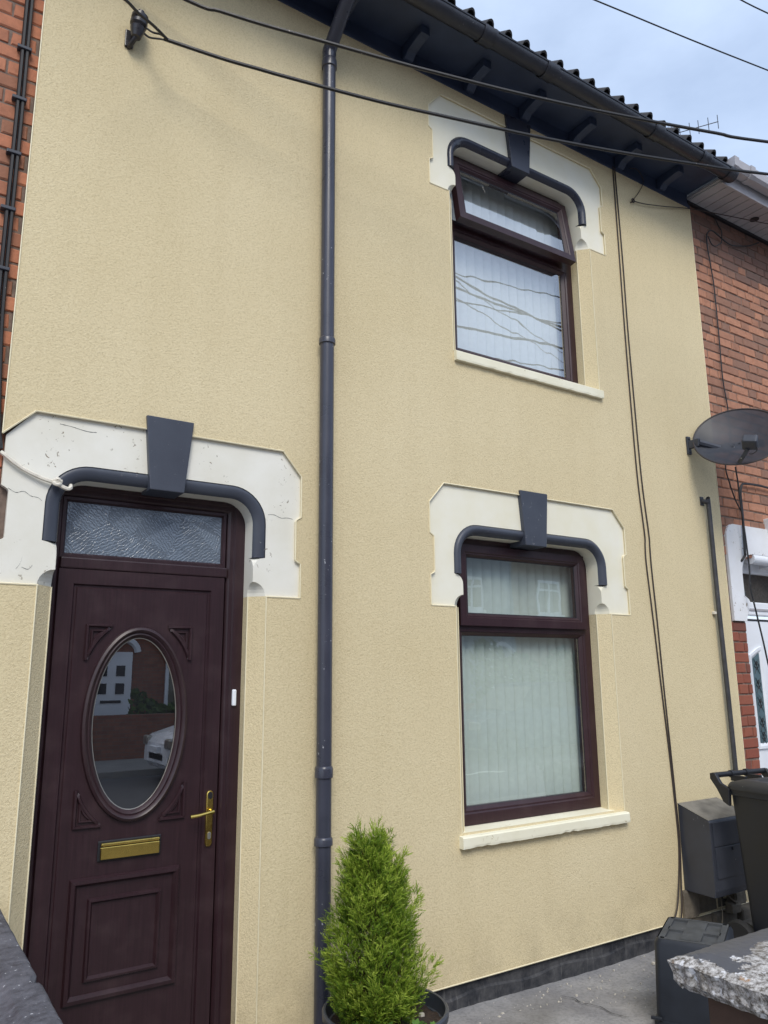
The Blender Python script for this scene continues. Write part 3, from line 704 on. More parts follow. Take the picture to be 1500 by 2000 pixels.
# handle
def stadium(cx, z0, z1, r, n=10):
    return [(cx+r*math.cos(PI*i/n), z1-r+r*math.sin(PI*i/n)) for i in range(n+1)] + [(cx+r*math.cos(PI+PI*i/n), z0+r+r*math.sin(PI+PI*i/n)) for i in range(n+1)]
pl_ = MB(); st = stadium(1.312, 0.866, 1.099, 0.0155); st2 = stadium(1.312, 0.869, 1.096, 0.0125)
pl_.rings([[(x, yl, z) for x, z in st], [(x, yl-0.008, z) for x, z in st], [(x, yl-0.011, z) for x, z in st2]]); pl_.face2d([st2], yl-0.011)
pl_.build('handle_plate', 'brass', door_o, smooth=True)
MB().prism(stadium(1.312, 1.064, 1.094, 0.0105), yl-0.0118, yl-0.0105).build('handle_recess', 'black', door_o)
MB().lathe([(0.010, 0), (0.011, 0.012), (0.008, 0.018), (0.008, 0.040), (0.006, 0.044)], (1.314, yl-0.008, 1.014), 14, Vector((0,-1,0)), cap=True).build('handle_boss', 'brass', door_o, smooth=True)
MB().tube(smoothpath([(1.316, yl-0.046, 1.016), (1.29, yl-0.050, 1.013), (1.25, yl-0.050, 1.007), (1.212, yl-0.048, 1.004)], 5), [0.0085]*6+[0.0075]*6+[0.008]*4, 8).build('lever', 'brass', door_o, smooth=True)
MB().prism(stadium(1.312, 0.897, 0.927, 0.0075), yl-0.016, yl-0.0112).build('lock_cylinder', 'steel', door_o, bevel=0.001)
db = MB().box(1.398, 1.418, YD-0.016, YD-0.001, 1.462, 1.536).build('doorbell', 'white', None, bevel=0.005)
tag(db, 'small white bell push stuck to the right side of the dark door frame', 'doorbell')
st_ = MB().box(xdl+0.005, xdo-0.005, 0.0, 0.19, -0.06, -0.002).build('door_step', 'concrete', house, bevel=0.006)

# ------------------------------------------------------------------ eaves, gutter, roof
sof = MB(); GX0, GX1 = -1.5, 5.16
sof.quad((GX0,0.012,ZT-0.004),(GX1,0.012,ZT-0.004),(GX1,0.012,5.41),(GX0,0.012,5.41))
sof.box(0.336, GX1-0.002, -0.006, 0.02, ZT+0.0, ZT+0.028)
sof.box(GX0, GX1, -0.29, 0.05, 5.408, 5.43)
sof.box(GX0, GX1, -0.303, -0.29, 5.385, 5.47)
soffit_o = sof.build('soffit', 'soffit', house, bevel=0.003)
bx = [5.25-0.485*i for i in range(1, 14)]
def bracket_mesh():
    prof = [(0.0, 5.305), (-0.03, 5.305), (-0.06, 5.335), (-0.12, 5.345), (-0.17, 5.352), (-0.205, 5.352), (-0.207, 5.407), (0.0, 5.407)]
    mb = MB(); n_ = len(prof); w2 = 0.032
    mb.add([(-w2, y, z) for y, z in prof] + [(w2, y, z) for y, z in prof], [tuple(range(n_)), tuple(range(n_, 2*n_))[::-1]] + [(i, i+n_, (i+1) % n_+n_, (i+1) % n_) for i in range(n_)])
    return mb
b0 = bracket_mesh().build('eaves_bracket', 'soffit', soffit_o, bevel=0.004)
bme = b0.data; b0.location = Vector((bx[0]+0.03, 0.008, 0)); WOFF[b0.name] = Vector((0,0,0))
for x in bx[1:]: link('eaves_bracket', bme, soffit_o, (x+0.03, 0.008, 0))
gut = MB(); GY, GZ, GR = -0.360, 5.385, 0.0555; path = []
prof = [(GR*math.cos(PI+PI*i/14), GR*math.sin(PI+PI*i/14)) for i in range(15)]
prof = [(-GR-0.006, 0.004), (-GR-0.004, -0.004)] + prof + [(GR, 0.02)]
gut.rings([[(x, GY+a, GZ+b) for a, b in prof] for x in (GX0, 5.19)], closed=False)
gut.rings([[(x, GY+a*0.93, GZ+b*0.93) for a, b in prof] for x in (GX0, 5.19)], closed=False)
gut.lathe([(0.001,0),(GR,0)], (5.189, GY, GZ), 20, Vector((1,0,0)))
gut_o = gut.build('gutter', 'gutter', house, smooth=True, recalc=False)
for x in (2.70, 3.22, 4.27, 4.82, 5.15, 1.5):
    jb = MB(); pr = [((GR+0.007)*math.cos(PI*0.98+PI*1.04*i/14), (GR+0.007)*math.sin(PI*0.98+PI*1.04*i/14)) for i in range(15)]
    jb.rings([[(x+dx, GY+a*s_, GZ+b*s_) for a, b in pr] for dx, s_ in ((-0.05,0.95),(-0.05,1),(-0.035,1.04),(-0.02,1),(0.02,1),(0.035,1.04),(0.05,1),(0.05,0.95))], closed=False)
    jb.build('gutter_joint', 'gutter', gut_o, smooth=True)
# roof: a slope of tiles with the eaves course built tile by tile
SL = math.radians(32); TY, TZ = -0.345, 5.485
roof = MB(); nrow = 40
roof.quad((GX0, -0.30, 5.50), (GX1, -0.30, 5.50), (GX1, 4.2, 5.50+4.5*math.tan(SL)), (GX0, 4.2, 5.50+4.5*math.tan(SL)))
roof.quad((GX0, 4.2, 5.50+4.5*math.tan(SL)), (GX1, 4.2, 5.50+4.5*math.tan(SL)), (GX1, 8.7, 5.5), (GX0, 8.7, 5.5))
roof_o = roof.build('roof', 'tile', house)
prof = [(-0.072, 0.004), (-0.050, 0.0), (0.004, 0.0), (0.010, 0.006), (0.014, 0.020), (0.022, 0.034), (0.034, 0.042), (0.044, 0.043), (0.056, 0.037), (0.066, 0.024), (0.072, 0.008), (0.080, 0.003)]
tl = MB(); LN = 0.42; cs, sn = math.cos(SL), math.sin(SL)
def tp(x, t, d): return (x, d*cs - t*sn, d*sn + t*cs)
tl.rings([[tp(x, t, 0) for x, t in prof], [tp(x, t, LN) for x, t in prof]], closed=False)
tl.rings([[tp(x, t-0.014, 0.0) for x, t in prof], [tp(x, t, 0) for x, t in prof]], closed=False)
tl.rings([[tp(x, t-0.014, LN) for x, t in prof], [tp(x, t-0.014, 0) for x, t in prof]], closed=False)
NT = 44; first = None
for i in range(NT):
    x = 5.105 - 0.1497*i
    if first is None:
        first = tl.build('roof_tile', 'tile', roof_o, smooth=True, recalc=False); first.location = Vector((x, TY, TZ)) - WOFF.get(roof_o.name, Vector((0,0,0)))
    else:
        t_ = link('roof_tile', first.data, roof_o, (x, TY, TZ+random.uniform(-0.004,0.004))); t_.rotation_euler = (random.uniform(-0.015,0.015), random.uniform(-0.02,0.02), random.uniform(-0.01,0.01))
# upper courses as one mesh
uc = MB()
for r in range(1, 15):
    for i in range(NT):
        x = 5.105 - 0.1497*i; d0 = r*0.34
        a = [(x+px, TY+d0*cs-(t+0.004)*sn, TZ+d0*sn+(t+0.004)*cs) for px, t in prof]; b = [(x+px, TY+(d0+0.36)*cs-t*sn, TZ+(d0+0.36)*sn+t*cs) for px, t in prof]
        uc.rings([a, b], closed=False); 
uo_ = uc.build('upper_tiles', 'tile', roof_o, smooth=False, recalc=False); uo_['kind'] = 'stuff'

# drainpipe with its swan neck
PX, PY, PR = 1.793, -0.055, 0.036
dp = MB().tube([(PX, PY, -0.03), (PX, PY, 5.02)], PR, 20)
pipe_o = dp.build('drainpipe', 'pipe', house, smooth=True)
MB().tube(smoothpath([(PX, PY, 4.96), (PX, PY, 5.03), (PX+0.0, PY-0.02, 5.075), (PX+0.0, GY+0.05, 5.27), (PX, GY, 5.31), (PX, GY, 5.35)], 6), 0.0385, 20).build('swan_neck', 'pipe', pipe_o, smooth=True)
for z, hh in ((4.965, 0.055), (3.29, 0.035), (1.158, 0.05), (0.858, 0.035)):
    MB().lathe([(PR, 0), (PR+0.007, 0.003), (PR+0.007, hh*0.8), (PR+0.004, hh), (PR, hh+0.004)], (PX, PY, z-hh/2), 20).build('pipe_collar', 'pipe', pipe_o, smooth=True)

# ------------------------------------------------------------------ neighbouring brick houses
def brick_mesh(wd, mat, seed):
    rnd = random.Random(seed); mb = MB(); mb.box(-wd/2, wd/2, 0.0, 0.05, -0.0325, 0.0325)
    me = bpy.data.meshes.new('brick'); me.from_pydata(mb.v, [], mb.f); bm = bmesh.new(); bm.from_mesh(me)
    es = [e for e in bm.edges if all(v.co.y < 0.01 for v in e.verts)]
    bmesh.ops.bevel(bm, geom=es, offset=0.005, segments=1, affect='EDGES')
    for v in bm.verts: v.co += Vector((rnd.uniform(-1,1)*0.0025, rnd.uniform(-1,1)*0.0012 if v.co.y < 0.02 else 0, rnd.uniform(-1,1)*0.0022))
    bmesh.ops.recalc_face_normals(bm, faces=bm.faces); bm.to_mesh(me); bm.free(); me.materials.append(M[mat]); return me
BM = {}
def bricks(parent, y, keep, x0, x1, z0, z1, matf, phase=0.0, align_left=True):
    row = 0; z = z0; rnd = random.Random(int(x0*100)+3)
    while z < z1:
        x = x0 - (0.1725 if row % 2 else 0.0) - phase; k = 0 if row % 4 < 2 else 1
        while x < x1:
            wd = 0.215 if k % 2 == 0 else 0.103
            if rnd.random() < 0.10 and wd > 0.2: parts = [(x, 0.103), (x+0.1125, 0.103)]
            else: parts = [(x, wd)]
            for (xa, w_) in parts:
                a, b = max(xa, x0), min(xa+w_, x1)
                if b-a > 0.03 and keep((a+b)/2, z+0.0325):
                    mt = matf((a+b)/2, z+0.0325, rnd); key = ('s' if w_ > 0.2 else 'h', mt, rnd.randrange(3))
                    if key not in BM: BM[key] = brick_mesh(0.215 if key[0] == 's' else 0.103, mt, hash(key[0])%7+key[2])
                    o = link('brick', BM[key], parent, ((a+b)/2, y+rnd.uniform(-0.002,0.002), z+0.0325+rnd.uniform(-0.0015,0.0015)))
                    o.scale.x = (b-a)/(0.215 if key[0] == 's' else 0.103); o.rotation_euler.y = rnd.uniform(-0.006,0.006)
            x += wd+0.0095; k += 1
        z += 0.0748; row += 1
# left
lh = thing('brick_house', 'orange brick house whose edge shows along the left margin', 'house', (-2.3, 0, 0))
lw = MB(); lw.box(-5.0, -0.62, 0.034, 0.30, -0.1, 5.42); lw.box(-0.622, XL-0.002, 0.0335, 0.0365, -0.1, 1.452); lw.box(-0.622, XL-0.002, 0.0335, 0.0365, 4.965, 5.42); lw.build('brickwork', 'mortar_far', lh)
lw = MB(); lw.box(-0.62, XL-0.001, 0.037, 0.30, -0.1, 5.42); lw.box(-0.62, 0.42, 0.046, 0.29, -0.05, 5.40); lwo = lw.build('brick_wall', 'mortar', lh)
bricks(lwo, 0.031, lambda x, z: True, -0.62, 0.349, 1.46, 4.95, lambda x, z, r: 'bricks_l')
rw = MB(); rw.box(-5.0, XL-0.001, -0.3, 0.05, 5.42, 5.44); rw.quad((-5, -0.31, 5.5), (XL, -0.31, 5.5), (XL, 4.2, 8.3), (-5, 4.2, 8.3)); rw.build('roof', 'tile', lh)
# right
NX = 5.900
rh = thing('brick_house', 'weathered red brick house with white door and white eaves on the right', 'house', (7.4, 0, 0))
nb_in = NX-0.51
rwm = MB(); rwm.box(XR+0.001, 9.6, 0.037, 0.20, 2.45, 5.40); rwm.box(XR+0.001, nb_in, 0.037, 0.20, -0.1, 2.5); rwo = rwm.build('brick_wall', 'mortar', rh)
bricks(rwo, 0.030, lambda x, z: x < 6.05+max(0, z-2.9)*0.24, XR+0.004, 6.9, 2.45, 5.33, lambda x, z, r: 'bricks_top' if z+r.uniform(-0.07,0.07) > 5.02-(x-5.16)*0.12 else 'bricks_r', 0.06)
bricks(rwo, 0.030, lambda x, z: True, XR+0.004, nb_in, 0.018, 1.955, lambda x, z, r: 'bricks_p', 0.09)
fb_ = MB(); fb_.prism([(6.42, 2.45), (9.6, 2.45), (9.6, 5.4), (6.62, 5.4), (6.10, 2.95), (6.06, 2.45)], 0.0335, 0.0365); fb_.box(6.405, 9.6, 0.0338, 0.20, -0.1, 2.448); fb_.build('brickwork', 'mortar_far', rh)
# neighbour's white hood over the door
nh = MB(); z0 = 1.962; zt = 2.690; cx = NX; hin = 0.45; o = 0.06; y0 = 0.016; R = 0.16
Lp = [(-0.667, z0)] + [(-0.667, z0+0.62)] + [(-0.667+0.10*(1-math.cos(t*PI/2)), zt-0.11+0.11*math.sin(t*PI/2)) for t in (0.2,0.4,0.6,0.8,1.0)]
outl = [(cx+x, z) for x, z in Lp] + [(cx-x, z) for x, z in Lp[::-1]]
inr = [(hin+0.06, z0), (hin+0.055, z0+0.03), (hin+0.03, z0+0.07), (hin-0.005, z0+0.14), (hin+0.01, z0+0.165), (hin+0.06, z0+0.19), (hin+0.06, 2.36)]
zc = 2.475-R; xc = hin+0.06-R
inr += [(xc+R*math.cos(t*PI/2), zc+R*math.sin(t*PI/2)) for t in (0,0.2,0.4,0.6,0.8,1.0)]
inn = [(cx+x, z) for x, z in inr] + [(cx-x, z) for x, z in inr[::-1]]
nh.face2d([outl+inn], y0); nh.skirt(outl, y0, 0.05, closed=False)
for i in range(len(inn)-1):
    a, b = inn[i], inn[i+1]; nh.quad((a[0],y0,a[1]), (a[0],0.16,a[1]), (b[0],0.16,b[1]), (b[0],y0,b[1]))
nho = nh.build('door_hood', 'white_paint', rh, recalc=False)
for s in (-1, 1): MB().tube([(cx+s*0.10, 0.05, 2.445), (cx+s*0.34, 0.05, 2.445)], 0.042, 14).build('roll_moulding', 'white', nho, smooth=True)
MB().add([(cx-0.125,-0.03,2.775),(cx+0.125,-0.03,2.775),(cx+0.09,-0.03,2.39),(cx-0.09,-0.03,2.39),(cx-0.125,0.15,2.775),(cx+0.125,0.15,2.775),(cx+0.09,0.15,2.39),(cx-0.09,0.15,2.39)], [(0,1,2,3),(7,6,5,4),(0,4,5,1),(1,5,6,2),(2,6,7,3),(3,7,4,0)]).build('keystone', 'white_paint', nho, bevel=0.004)
# neighbour's white door
YN = 0.135
nf = MB().frame(cx-hin-0.07, cx+hin+0.07, -0.05, 2.46, [(0, YN+0.05), (0, YN), (0.07, YN), (0.085, YN+0.012), (0.085, YN+0.05)]).build('door_frame', 'white', rh)
MB().box(cx-hin, cx+hin, YN-0.004, YN+0.05, 2.02, 2.125).build('transom_bar', 'white', nf, bevel=0.01)
MB().box(cx-hin, cx+hin, YN-0.010, YN+0.04, 2.055, 2.075).build('transom_bar', 'shaded_white', nf, bevel=0.003)
MB().box(cx-hin, cx+hin, YN-0.004, YN+0.05, 2.345, 2.43).build('head_rail', 'white', nf, bevel=0.01)
MB().quad((cx-hin, YN+0.02, 2.12), (cx+hin, YN+0.02, 2.12), (cx+hin, YN+0.02, 2.35), (cx-hin, YN+0.02, 2.35)).build('transom_pane', 'net', nf)
MB().quad((cx-hin, YN+0.014, 2.12), (cx+hin, YN+0.014, 2.12), (cx+hin, YN+0.014, 2.35), (cx-hin, YN+0.014, 2.35)).build('transom_pane', 'glass_far', nf, recalc=False)
nd = MB().box(cx-hin+0.02, cx+hin-0.02, YN+0.002, YN+0.05, 0.0, 2.0); ndo = nd.build('door', 'white', rh, bevel=0.006)
MB().box(cx-hin+0.02, cx+hin-0.02, YN-0.001, YN+0.002, 1.978, 1.992).build('drip_bar', 'black', ndo)
gl_ = [(cx-0.315, 1.075), (cx-0.215, 1.075), (cx-0.215, 1.735), (cx-0.240, 1.728), (cx-0.315, 1.690)]
gl_big = [(cx-0.350, 1.035), (cx-0.180, 1.035), (cx-0.180, 1.785), (cx-0.240, 1.772), (cx-0.350, 1.718)]
MB().rings([[(x, YN+0.002, z) for x, z in gl_big], [(x, YN-0.012, z) for x, z in gl_big], [(x, YN-0.012, z) for x, z in [(cx-0.335,1.055),(cx-0.195,1.055),(cx-0.195,1.76),(cx-0.24,1.75),(cx-0.335,1.705)]], [(x, YN+0.001, z) for x, z in gl_]]).build('glazing_surround', 'white', ndo)
MB().face2d([gl_], YN-0.001).build('frosted_pane', 'frost', ndo)
tr = MB(); gx = cx-0.265; yy = YN-0.004
def scroll(c, r, t0, t1, k=10): return [(c[0]+r*math.cos(t0+(t1-t0)*i/k), yy, c[1]+r*math.sin(t0+(t1-t0)*i/k)) for i in range(k+1)]
for zc in (1.64, 1.50, 1.36, 1.22, 1.12):
    for s in (-1, 1):
        tr.tube(scroll((gx+s*0.016, zc), 0.014, 0, 2*PI), 0.0022, 4, closed=False)
        tr.tube([(gx+s*0.03, yy, zc-0.06), (gx-s*0.03, yy, zc+0.05)], 0.002, 4)
    tr.tube(scroll((gx, zc+0.022), 0.010, 0, 2*PI), 0.0035, 4); tr.tube(scroll((gx, zc-0.02), 0.009, 0, 2*PI), 0.0035, 4)
tr.build('lead_tracery', 'lead', ndo)
# neighbour's eaves
sx = 5.155
ns = MB().box(sx, 9.6, -0.285, 0.06, 5.372, 5.39); nso = ns.build('soffit', 'shaded_white', rh)
for i in range(44):
    x = sx+0.012+i*0.101
    MB().box(x+0.004, x+0.097, -0.282, 0.030, 5.358, 5.3715).build('soffit_board', 'shaded_white', nso, bevel=0.002)
MB().lathe([(0.001, 0), (0.036, 0), (0.038, 0.004)], (5.87, -0.13, 5.3515), 20).build('soffit_vent', 'black', nso)
MB().box(sx, 9.6, -0.305, -0.286, 5.335, 5.53).build('fascia', 'shaded_white', rh, bevel=0.003)
MB().box(sx+0.0, 9.6, 0.005, 0.028, 5.335, 5.358).build('soffit_trim', 'black', rh)
g2 = MB(); sq = [(-0.31, 5.50), (-0.31, 5.43), (-0.325, 5.418), (-0.385, 5.418), (-0.405, 5.44), (-0.410, 5.505), (-0.398, 5.505), (-0.395, 5.45)]
g2.rings([[(x, a, b) for a, b in sq] for x in (5.20, 9.6)], closed=False)
g2o = g2.build('gutter', 'shaded_white', rh, recalc=False)
for x in (5.20, 5.42, 6.2):
    q = [(-0.308, 5.51), (-0.308, 5.424), (-0.323, 5.410), (-0.388, 5.410), (-0.412, 5.436), (-0.418, 5.512)]
    j_ = MB().rings([[(x+d, a, b) for a, b in q] for d in (-0.03, 0.03)], closed=False)
    j_.f += [tuple(range(6)), tuple(range(6, 12))[::-1]]; j_.build('gutter_joint', 'shaded_white', g2o)
MB().quad((sx+0.01, -0.31, 5.52), (9.6, -0.31, 5.52), (9.6, 4.2, 8.3), (sx+0.01, 4.2, 8.3)).build('roof', 'tile', rh)

# ------------------------------------------------------------------ things fixed to the walls
# satellite dish
dc = Vector((4.99, -0.31, 3.24)); tocam = (CAM-dc); hz = Vector((tocam.x, tocam.y, 0)).normalized()
nrm = (hz*math.cos(math.radians(31)) + Vector((0,0,1))*math.sin(math.radians(31))).normalized()
dish = thing('satellite_dish', 'dark see-through mesh satellite dish jutting from the right edge of the house', 'satellite dish', (4.85, 0, 3.22))
xa = Vector((0,0,1)).cross(nrm).normalized(); za = nrm.cross(xa)
dm = Matrix((xa, za, nrm)).transposed().to_4x4(); dm.translation = dc
A_, B_ = 0.300, 0.285
ds = MB(); loops = [[(A_*t*math.cos(2*PI*j/48), B_*t*math.sin(2*PI*j/48), 0.075*(t*t-1)) for j in range(48)] for t in (0.02, 0.25, 0.5, 0.7, 0.85, 1.0)]
ds.rings(loops).xf(dm); refl = ds.build('reflector', 'dish', dish, smooth=True)
MB().tube([dm @ Vector((A_*math.cos(2*PI*j/48), B_*math.sin(2*PI*j/48), 0)) for j in range(48)], 0.0055, 6, closed=True).build('rim', 'dish_rim', dish, smooth=True)
P = lambda x, y, z: dm @ Vector((x, y, z))
MB().tube([P(-0.012, -0.270, 0.006), P(0.015, -0.278, 0.06), P(0.050, -0.265, 0.120)], 0.017, 4).build('feed_arm', 'dish_metal', dish)
ln0 = P(0.067, -0.235, 0.15)
lnb = MB().box(-0.048, 0.048, -0.035, 0.035, -0.045, 0.045).xf(Matrix.Translation(ln0) @ dm.to_3x3().to_4x4() @ Matrix.Rotation(-0.2, 4, 'Z')); lnb.build('feed_horn', 'dish_metal', dish, bevel=0.012)
MB().tube(smoothpath([P(0.10,-0.262,0.145), P(0.105,-0.285,0.12), P(0.08,-0.295,0.10), P(0.055,-0.285,0.09)], 5), 0.003, 5).build('feed_cable', 'cable', dish)
MB().box(4.822, 4.862, -0.016, 0.0, 3.155, 3.290).build('wall_plate', 'dish_metal', dish, bevel=0.003)
for z in (3.172, 3.272): MB().lathe([(0.009,0),(0.009,0.008),(0.004,0.01)], (4.842, -0.016, z), 6, Vector((0,-1,0)), cap=True).build('bolt', 'dish_metal', dish)
MB().box(4.828, 4.856, -0.10, -0.015, 3.195, 3.255).build('bracket', 'dish_metal', dish, bevel=0.004)
MB().tube([(4.842, -0.09, 3.225), P(-0.10, -0.02, -0.10), P(-0.03, -0.02, -0.085)], 0.024, 8).build('mast', 'dish_metal', dish, smooth=True)
back = MB().box(-0.22, 0.16, -0.045, 0.03, -0.098, -0.085).xf(dm); back.build('back_plate', 'dish_metal', dish, bevel=0.003)

def cable(name, label, pts, r, mat, cat='cable', n=6, sm=5, group=None):
    o = MB().tube(smoothpath(pts, sm), r, n).build(name, mat, None, smooth=True)
    return tag(o, label, cat, group)
# insulator
ins = thing('insulator', 'dark ribbed cable insulator bolted high on the wall, top left', 'insulator', (0.70, 0, 4.62))
c0 = Vector((0.735, -0.055, 4.600)); ax = Vector((0.10, -0.05, 1)).normalized()
MB().lathe([(0.012,0),(0.022,0.004),(0.030,0.030),(0.036,0.052),(0.030,0.062),(0.040,0.072),(0.041,0.088),(0.028,0.096),(0.040,0.106),(0.040,0.122),(0.026,0.132),(0.016,0.140),(0.016,0.152),(0.004,0.154)], c0, 18, ax, cap=True).build('porcelain_body', 'porcelain', ins, smooth=True)
MB().tube([(0.715, 0.0, 4.58), (0.72, -0.03, 4.58), (0.733, -0.055, 4.60), (0.735, -0.056, 4.64)], 0.012, 8).build('hook_bolt', 'porcelain', ins, smooth=True)
MB().box(0.695, 0.735, -0.012, 0.0, 4.575, 4.67).build('wall_bracket', 'porcelain', ins, bevel=0.004)
for pts in ([(0.77,-0.075,4.665),(0.80,-0.10,4.63),(0.83,-0.14,4.60),(0.864,-0.159,4.567)], [(0.77,-0.075,4.625),(0.79,-0.10,4.595),(0.83,-0.14,4.575),(0.864,-0.159,4.567)]):
    MB().tube(smoothpath(pts, 5), 0.005, 6).build('tie_wire', 'cable', ins, smooth=True)
wB = [(0.84,-0.155,4.570),(1.029,-0.197,4.553),(1.149,-0.225,4.544),(1.297,-0.259,4.540),(1.423,-0.288,4.536),(1.887,-0.396,4.531),(2.302,-0.492,4.545),(2.798,-0.606,4.566),(3.338,-0.731,4.606),(3.892,-0.859,4.663),(4.499,-1.0,4.736),(6.5,-1.463,5.04),(9.0,-2.04,5.50),(13.0,-2.97,6.45)]
cable('overhead_cable', 'black overhead cable running right from the insulator, passing over the upper keystone', wB, 0.0095, 'cable', group='overhead cables')
wA = [(0.2,0.0,5.02),(0.948,-0.13,4.870),(1.104,-0.175,4.851),(1.326,-0.238,4.831),(1.621,-0.322,4.816),(2.011,-0.433,4.794),(2.208,-0.489,4.787),(2.648,-0.614,4.778),(3.086,-0.739,4.782),(3.553,-0.872,4.800),(3.979,-0.993,4.823),(4.354,-1.1,4.848),(6.5,-1.71,5.10),(9.0,-2.42,5.55),(13.0,-3.0,6.5)]
cable('overhead_cable', 'upper black overhead cable crossing the drainpipe elbow and the eaves', wA, 0.0095, 'cable', group='overhead cables')
cable('overhead_cable', 'short black cable dropping from the top edge to join the line at the insulator', [(0.50,-0.42,4.46),(0.614,-0.35,4.498),(0.687,-0.28,4.529),(0.773,-0.22,4.555),(0.854,-0.165,4.566)], 0.007, 'cable', group='overhead cables')
def skyw(a, b, r, label):
    a, b = Vector(a), Vector(b); d = b-a; pts = [a-d*1.5+Vector((0,0,0.02)), a, b, b+d*2.5+Vector((0,0,0.1))]
    cable('overhead_wire', label, pts, r, 'cable', 'wire', group='wires against the sky')
skyw((4.78,0.48,7.5), (6.90,0.11,7.5), 0.0065, 'thin dark wire crossing the whole strip of sky')
skyw((6.15,0.06,8.0), (6.76,-0.02,8.0), 0.0065, 'thin dark wire in the extreme top right corner of the sky')
# twin wall cables
cable('wall_cable', 'left one of two thin brown cables running down beside the windows', [(4.235,-0.006,5.30),(4.232,-0.006,4.6),(4.228,-0.006,4.0),(4.231,-0.006,3.465),(4.24,-0.006,2.9),(4.268,-0.006,2.52),(4.264,-0.006,2.43),(4.262,-0.006,2.30),(4.29,-0.006,1.9),(4.314,-0.006,1.509),(4.338,-0.006,1.15),(4.356,-0.006,0.809),(4.362,-0.006,0.55),(4.335,-0.008,0.35),(4.285,-0.02,0.20),(4.24,-0.02,0.12)], 0.0048, 'cable_brown', group='cables down the wall')
cable('wall_cable', 'right one of two thin brown cables running down beside the windows', [(4.256,-0.006,5.30),(4.265,-0.006,4.6),(4.262,-0.006,4.0),(4.269,-0.006,3.473),(4.282,-0.006,2.9),(4.312,-0.006,2.52),(4.312,-0.006,2.43),(4.312,-0.006,2.28),(4.328,-0.006,1.9),(4.340,-0.006,1.508),(4.355,-0.006,1.15),(4.367,-0.006,0.808),(4.373,-0.006,0.55),(4.355,-0.008,0.35),(4.325,-0.02,0.20),(4.305,-0.02,0.10)], 0.0048, 'cable_brown', group='cables down the wall')
for z in (4.75, 4.2, 3.75, 3.3, 2.95, 2.6, 2.1, 1.7, 1.3):
    pass
cable('stay_wire', 'thin wire from a hook under the eaves across to the brick house', [(4.429,-0.012,5.080),(4.563,-0.02,5.097),(4.815,-0.02,5.165),(5.104,-0.02,5.249),(5.45,-0.10,5.27),(6.3,-0.30,5.30)], 0.004, 'cable_brown', 'wire')
cable('hanging_wire', 'thin wire looping down from the black eaves to a hook', [(4.40,-0.03,5.335),(4.50,-0.02,5.37),(4.57,-0.015,5.32),(4.56,-0.012,5.26),(4.50,-0.012,5.17),(4.43,-0.012,5.085)], 0.0032, 'cable_brown', 'wire')
hk = thing('wall_hook', 'small rusty eye hook in the wall below the black eaves', 'hook', (4.42, 0, 5.07))
MB().tube([(4.426+0.014*math.cos(2*PI*i/12), -0.018, 5.078+0.016*math.sin(2*PI*i/12)) for i in range(12)], 0.0045, 6, closed=True).build('eye', 'cable_brown', hk)
MB().tube([(4.415, 0.0, 5.066), (4.418, -0.018, 5.066)], 0.005, 6).build('shank', 'cable_brown', hk)
# waste pipe
wp = thing('waste_pipe', 'narrow weathered grey waste pipe with an elbow at its top, right of the windows', 'pipe', (4.97, 0, 0.2))
MB().tube(smoothpath([(4.945,0.0,2.815),(4.95,-0.02,2.812),(4.965,-0.035,2.80),(4.972,-0.036,2.77),(4.974,-0.036,2.0),(4.985,-0.036,1.3),(4.985,-0.036,0.60)], 5), 0.0165, 12).build('pipe', 'pipe_old', wp, smooth=True)
MB().box(4.925, 4.965, -0.006, 0.001, 2.785, 2.850).build('wall_flange', 'pipe_old', wp, bevel=0.002)
MB().box(4.94, 4.985, -0.025, 0.0, 1.995, 2.015).build('pipe_clip', 'white_cable', wp, bevel=0.003)
# left conduits on the brick wall
for dx, lab in ((0.0, 'right of the twin black cables clipped to the orange brick on the left'), (-0.0195, 'left of the twin black cables clipped to the orange brick on the left')):
    cable('wall_cable', lab, [(0.283+dx,0.012,5.3),(0.283+dx,0.012,4.643),(0.288+dx,0.012,4.0),(0.289+dx,0.012,3.5),(0.291+dx,0.012,3.117),(0.30+dx,0.012,2.9),(0.318+dx,0.008,2.62),(0.335+dx*0.5,0.004,2.50)], 0.009, 'cable', group='cables on the left brickwork')
for z, nm_ in ((4.36, 'topmost'), (4.10, 'second'), (3.83, 'middle'), (3.56, 'fourth'), (3.28, 'lowest')):
    tag(MB().box(0.243, 0.302, -0.002, 0.03, z-0.008, z+0.008).build('cable_clip', 'dish_metal', None, bevel=0.003), f'{nm_} clip down the twin black cables on the left brickwork', 'clip', 'cable clips on the left brickwork')
wc = cable('conduit', 'white painted cable sagging across the top left corner of the door hood', [(0.335,0.0,2.487),(0.36,-0.004,2.468),(0.385,-0.004,2.449),(0.43,-0.004,2.423),(0.492,-0.006,2.398),(0.548,-0.008,2.383),(0.588,-0.008,2.366),(0.606,-0.004,2.368),(0.613,0.02,2.386),(0.613,0.06,2.40)], 0.0085, 'white_cable')
kn = MB().tube(smoothpath([(0.540,-0.014,2.392),(0.556,-0.022,2.399),(0.566,-0.016,2.384),(0.552,-0.022,2.374),(0.540,-0.018,2.382),(0.572,-0.018,2.392)], 4), 0.007, 6).build('tape_knot', 'white_cable', None)
tag(kn, 'lump of pale tape tied round the white cable on the door hood', 'tape')
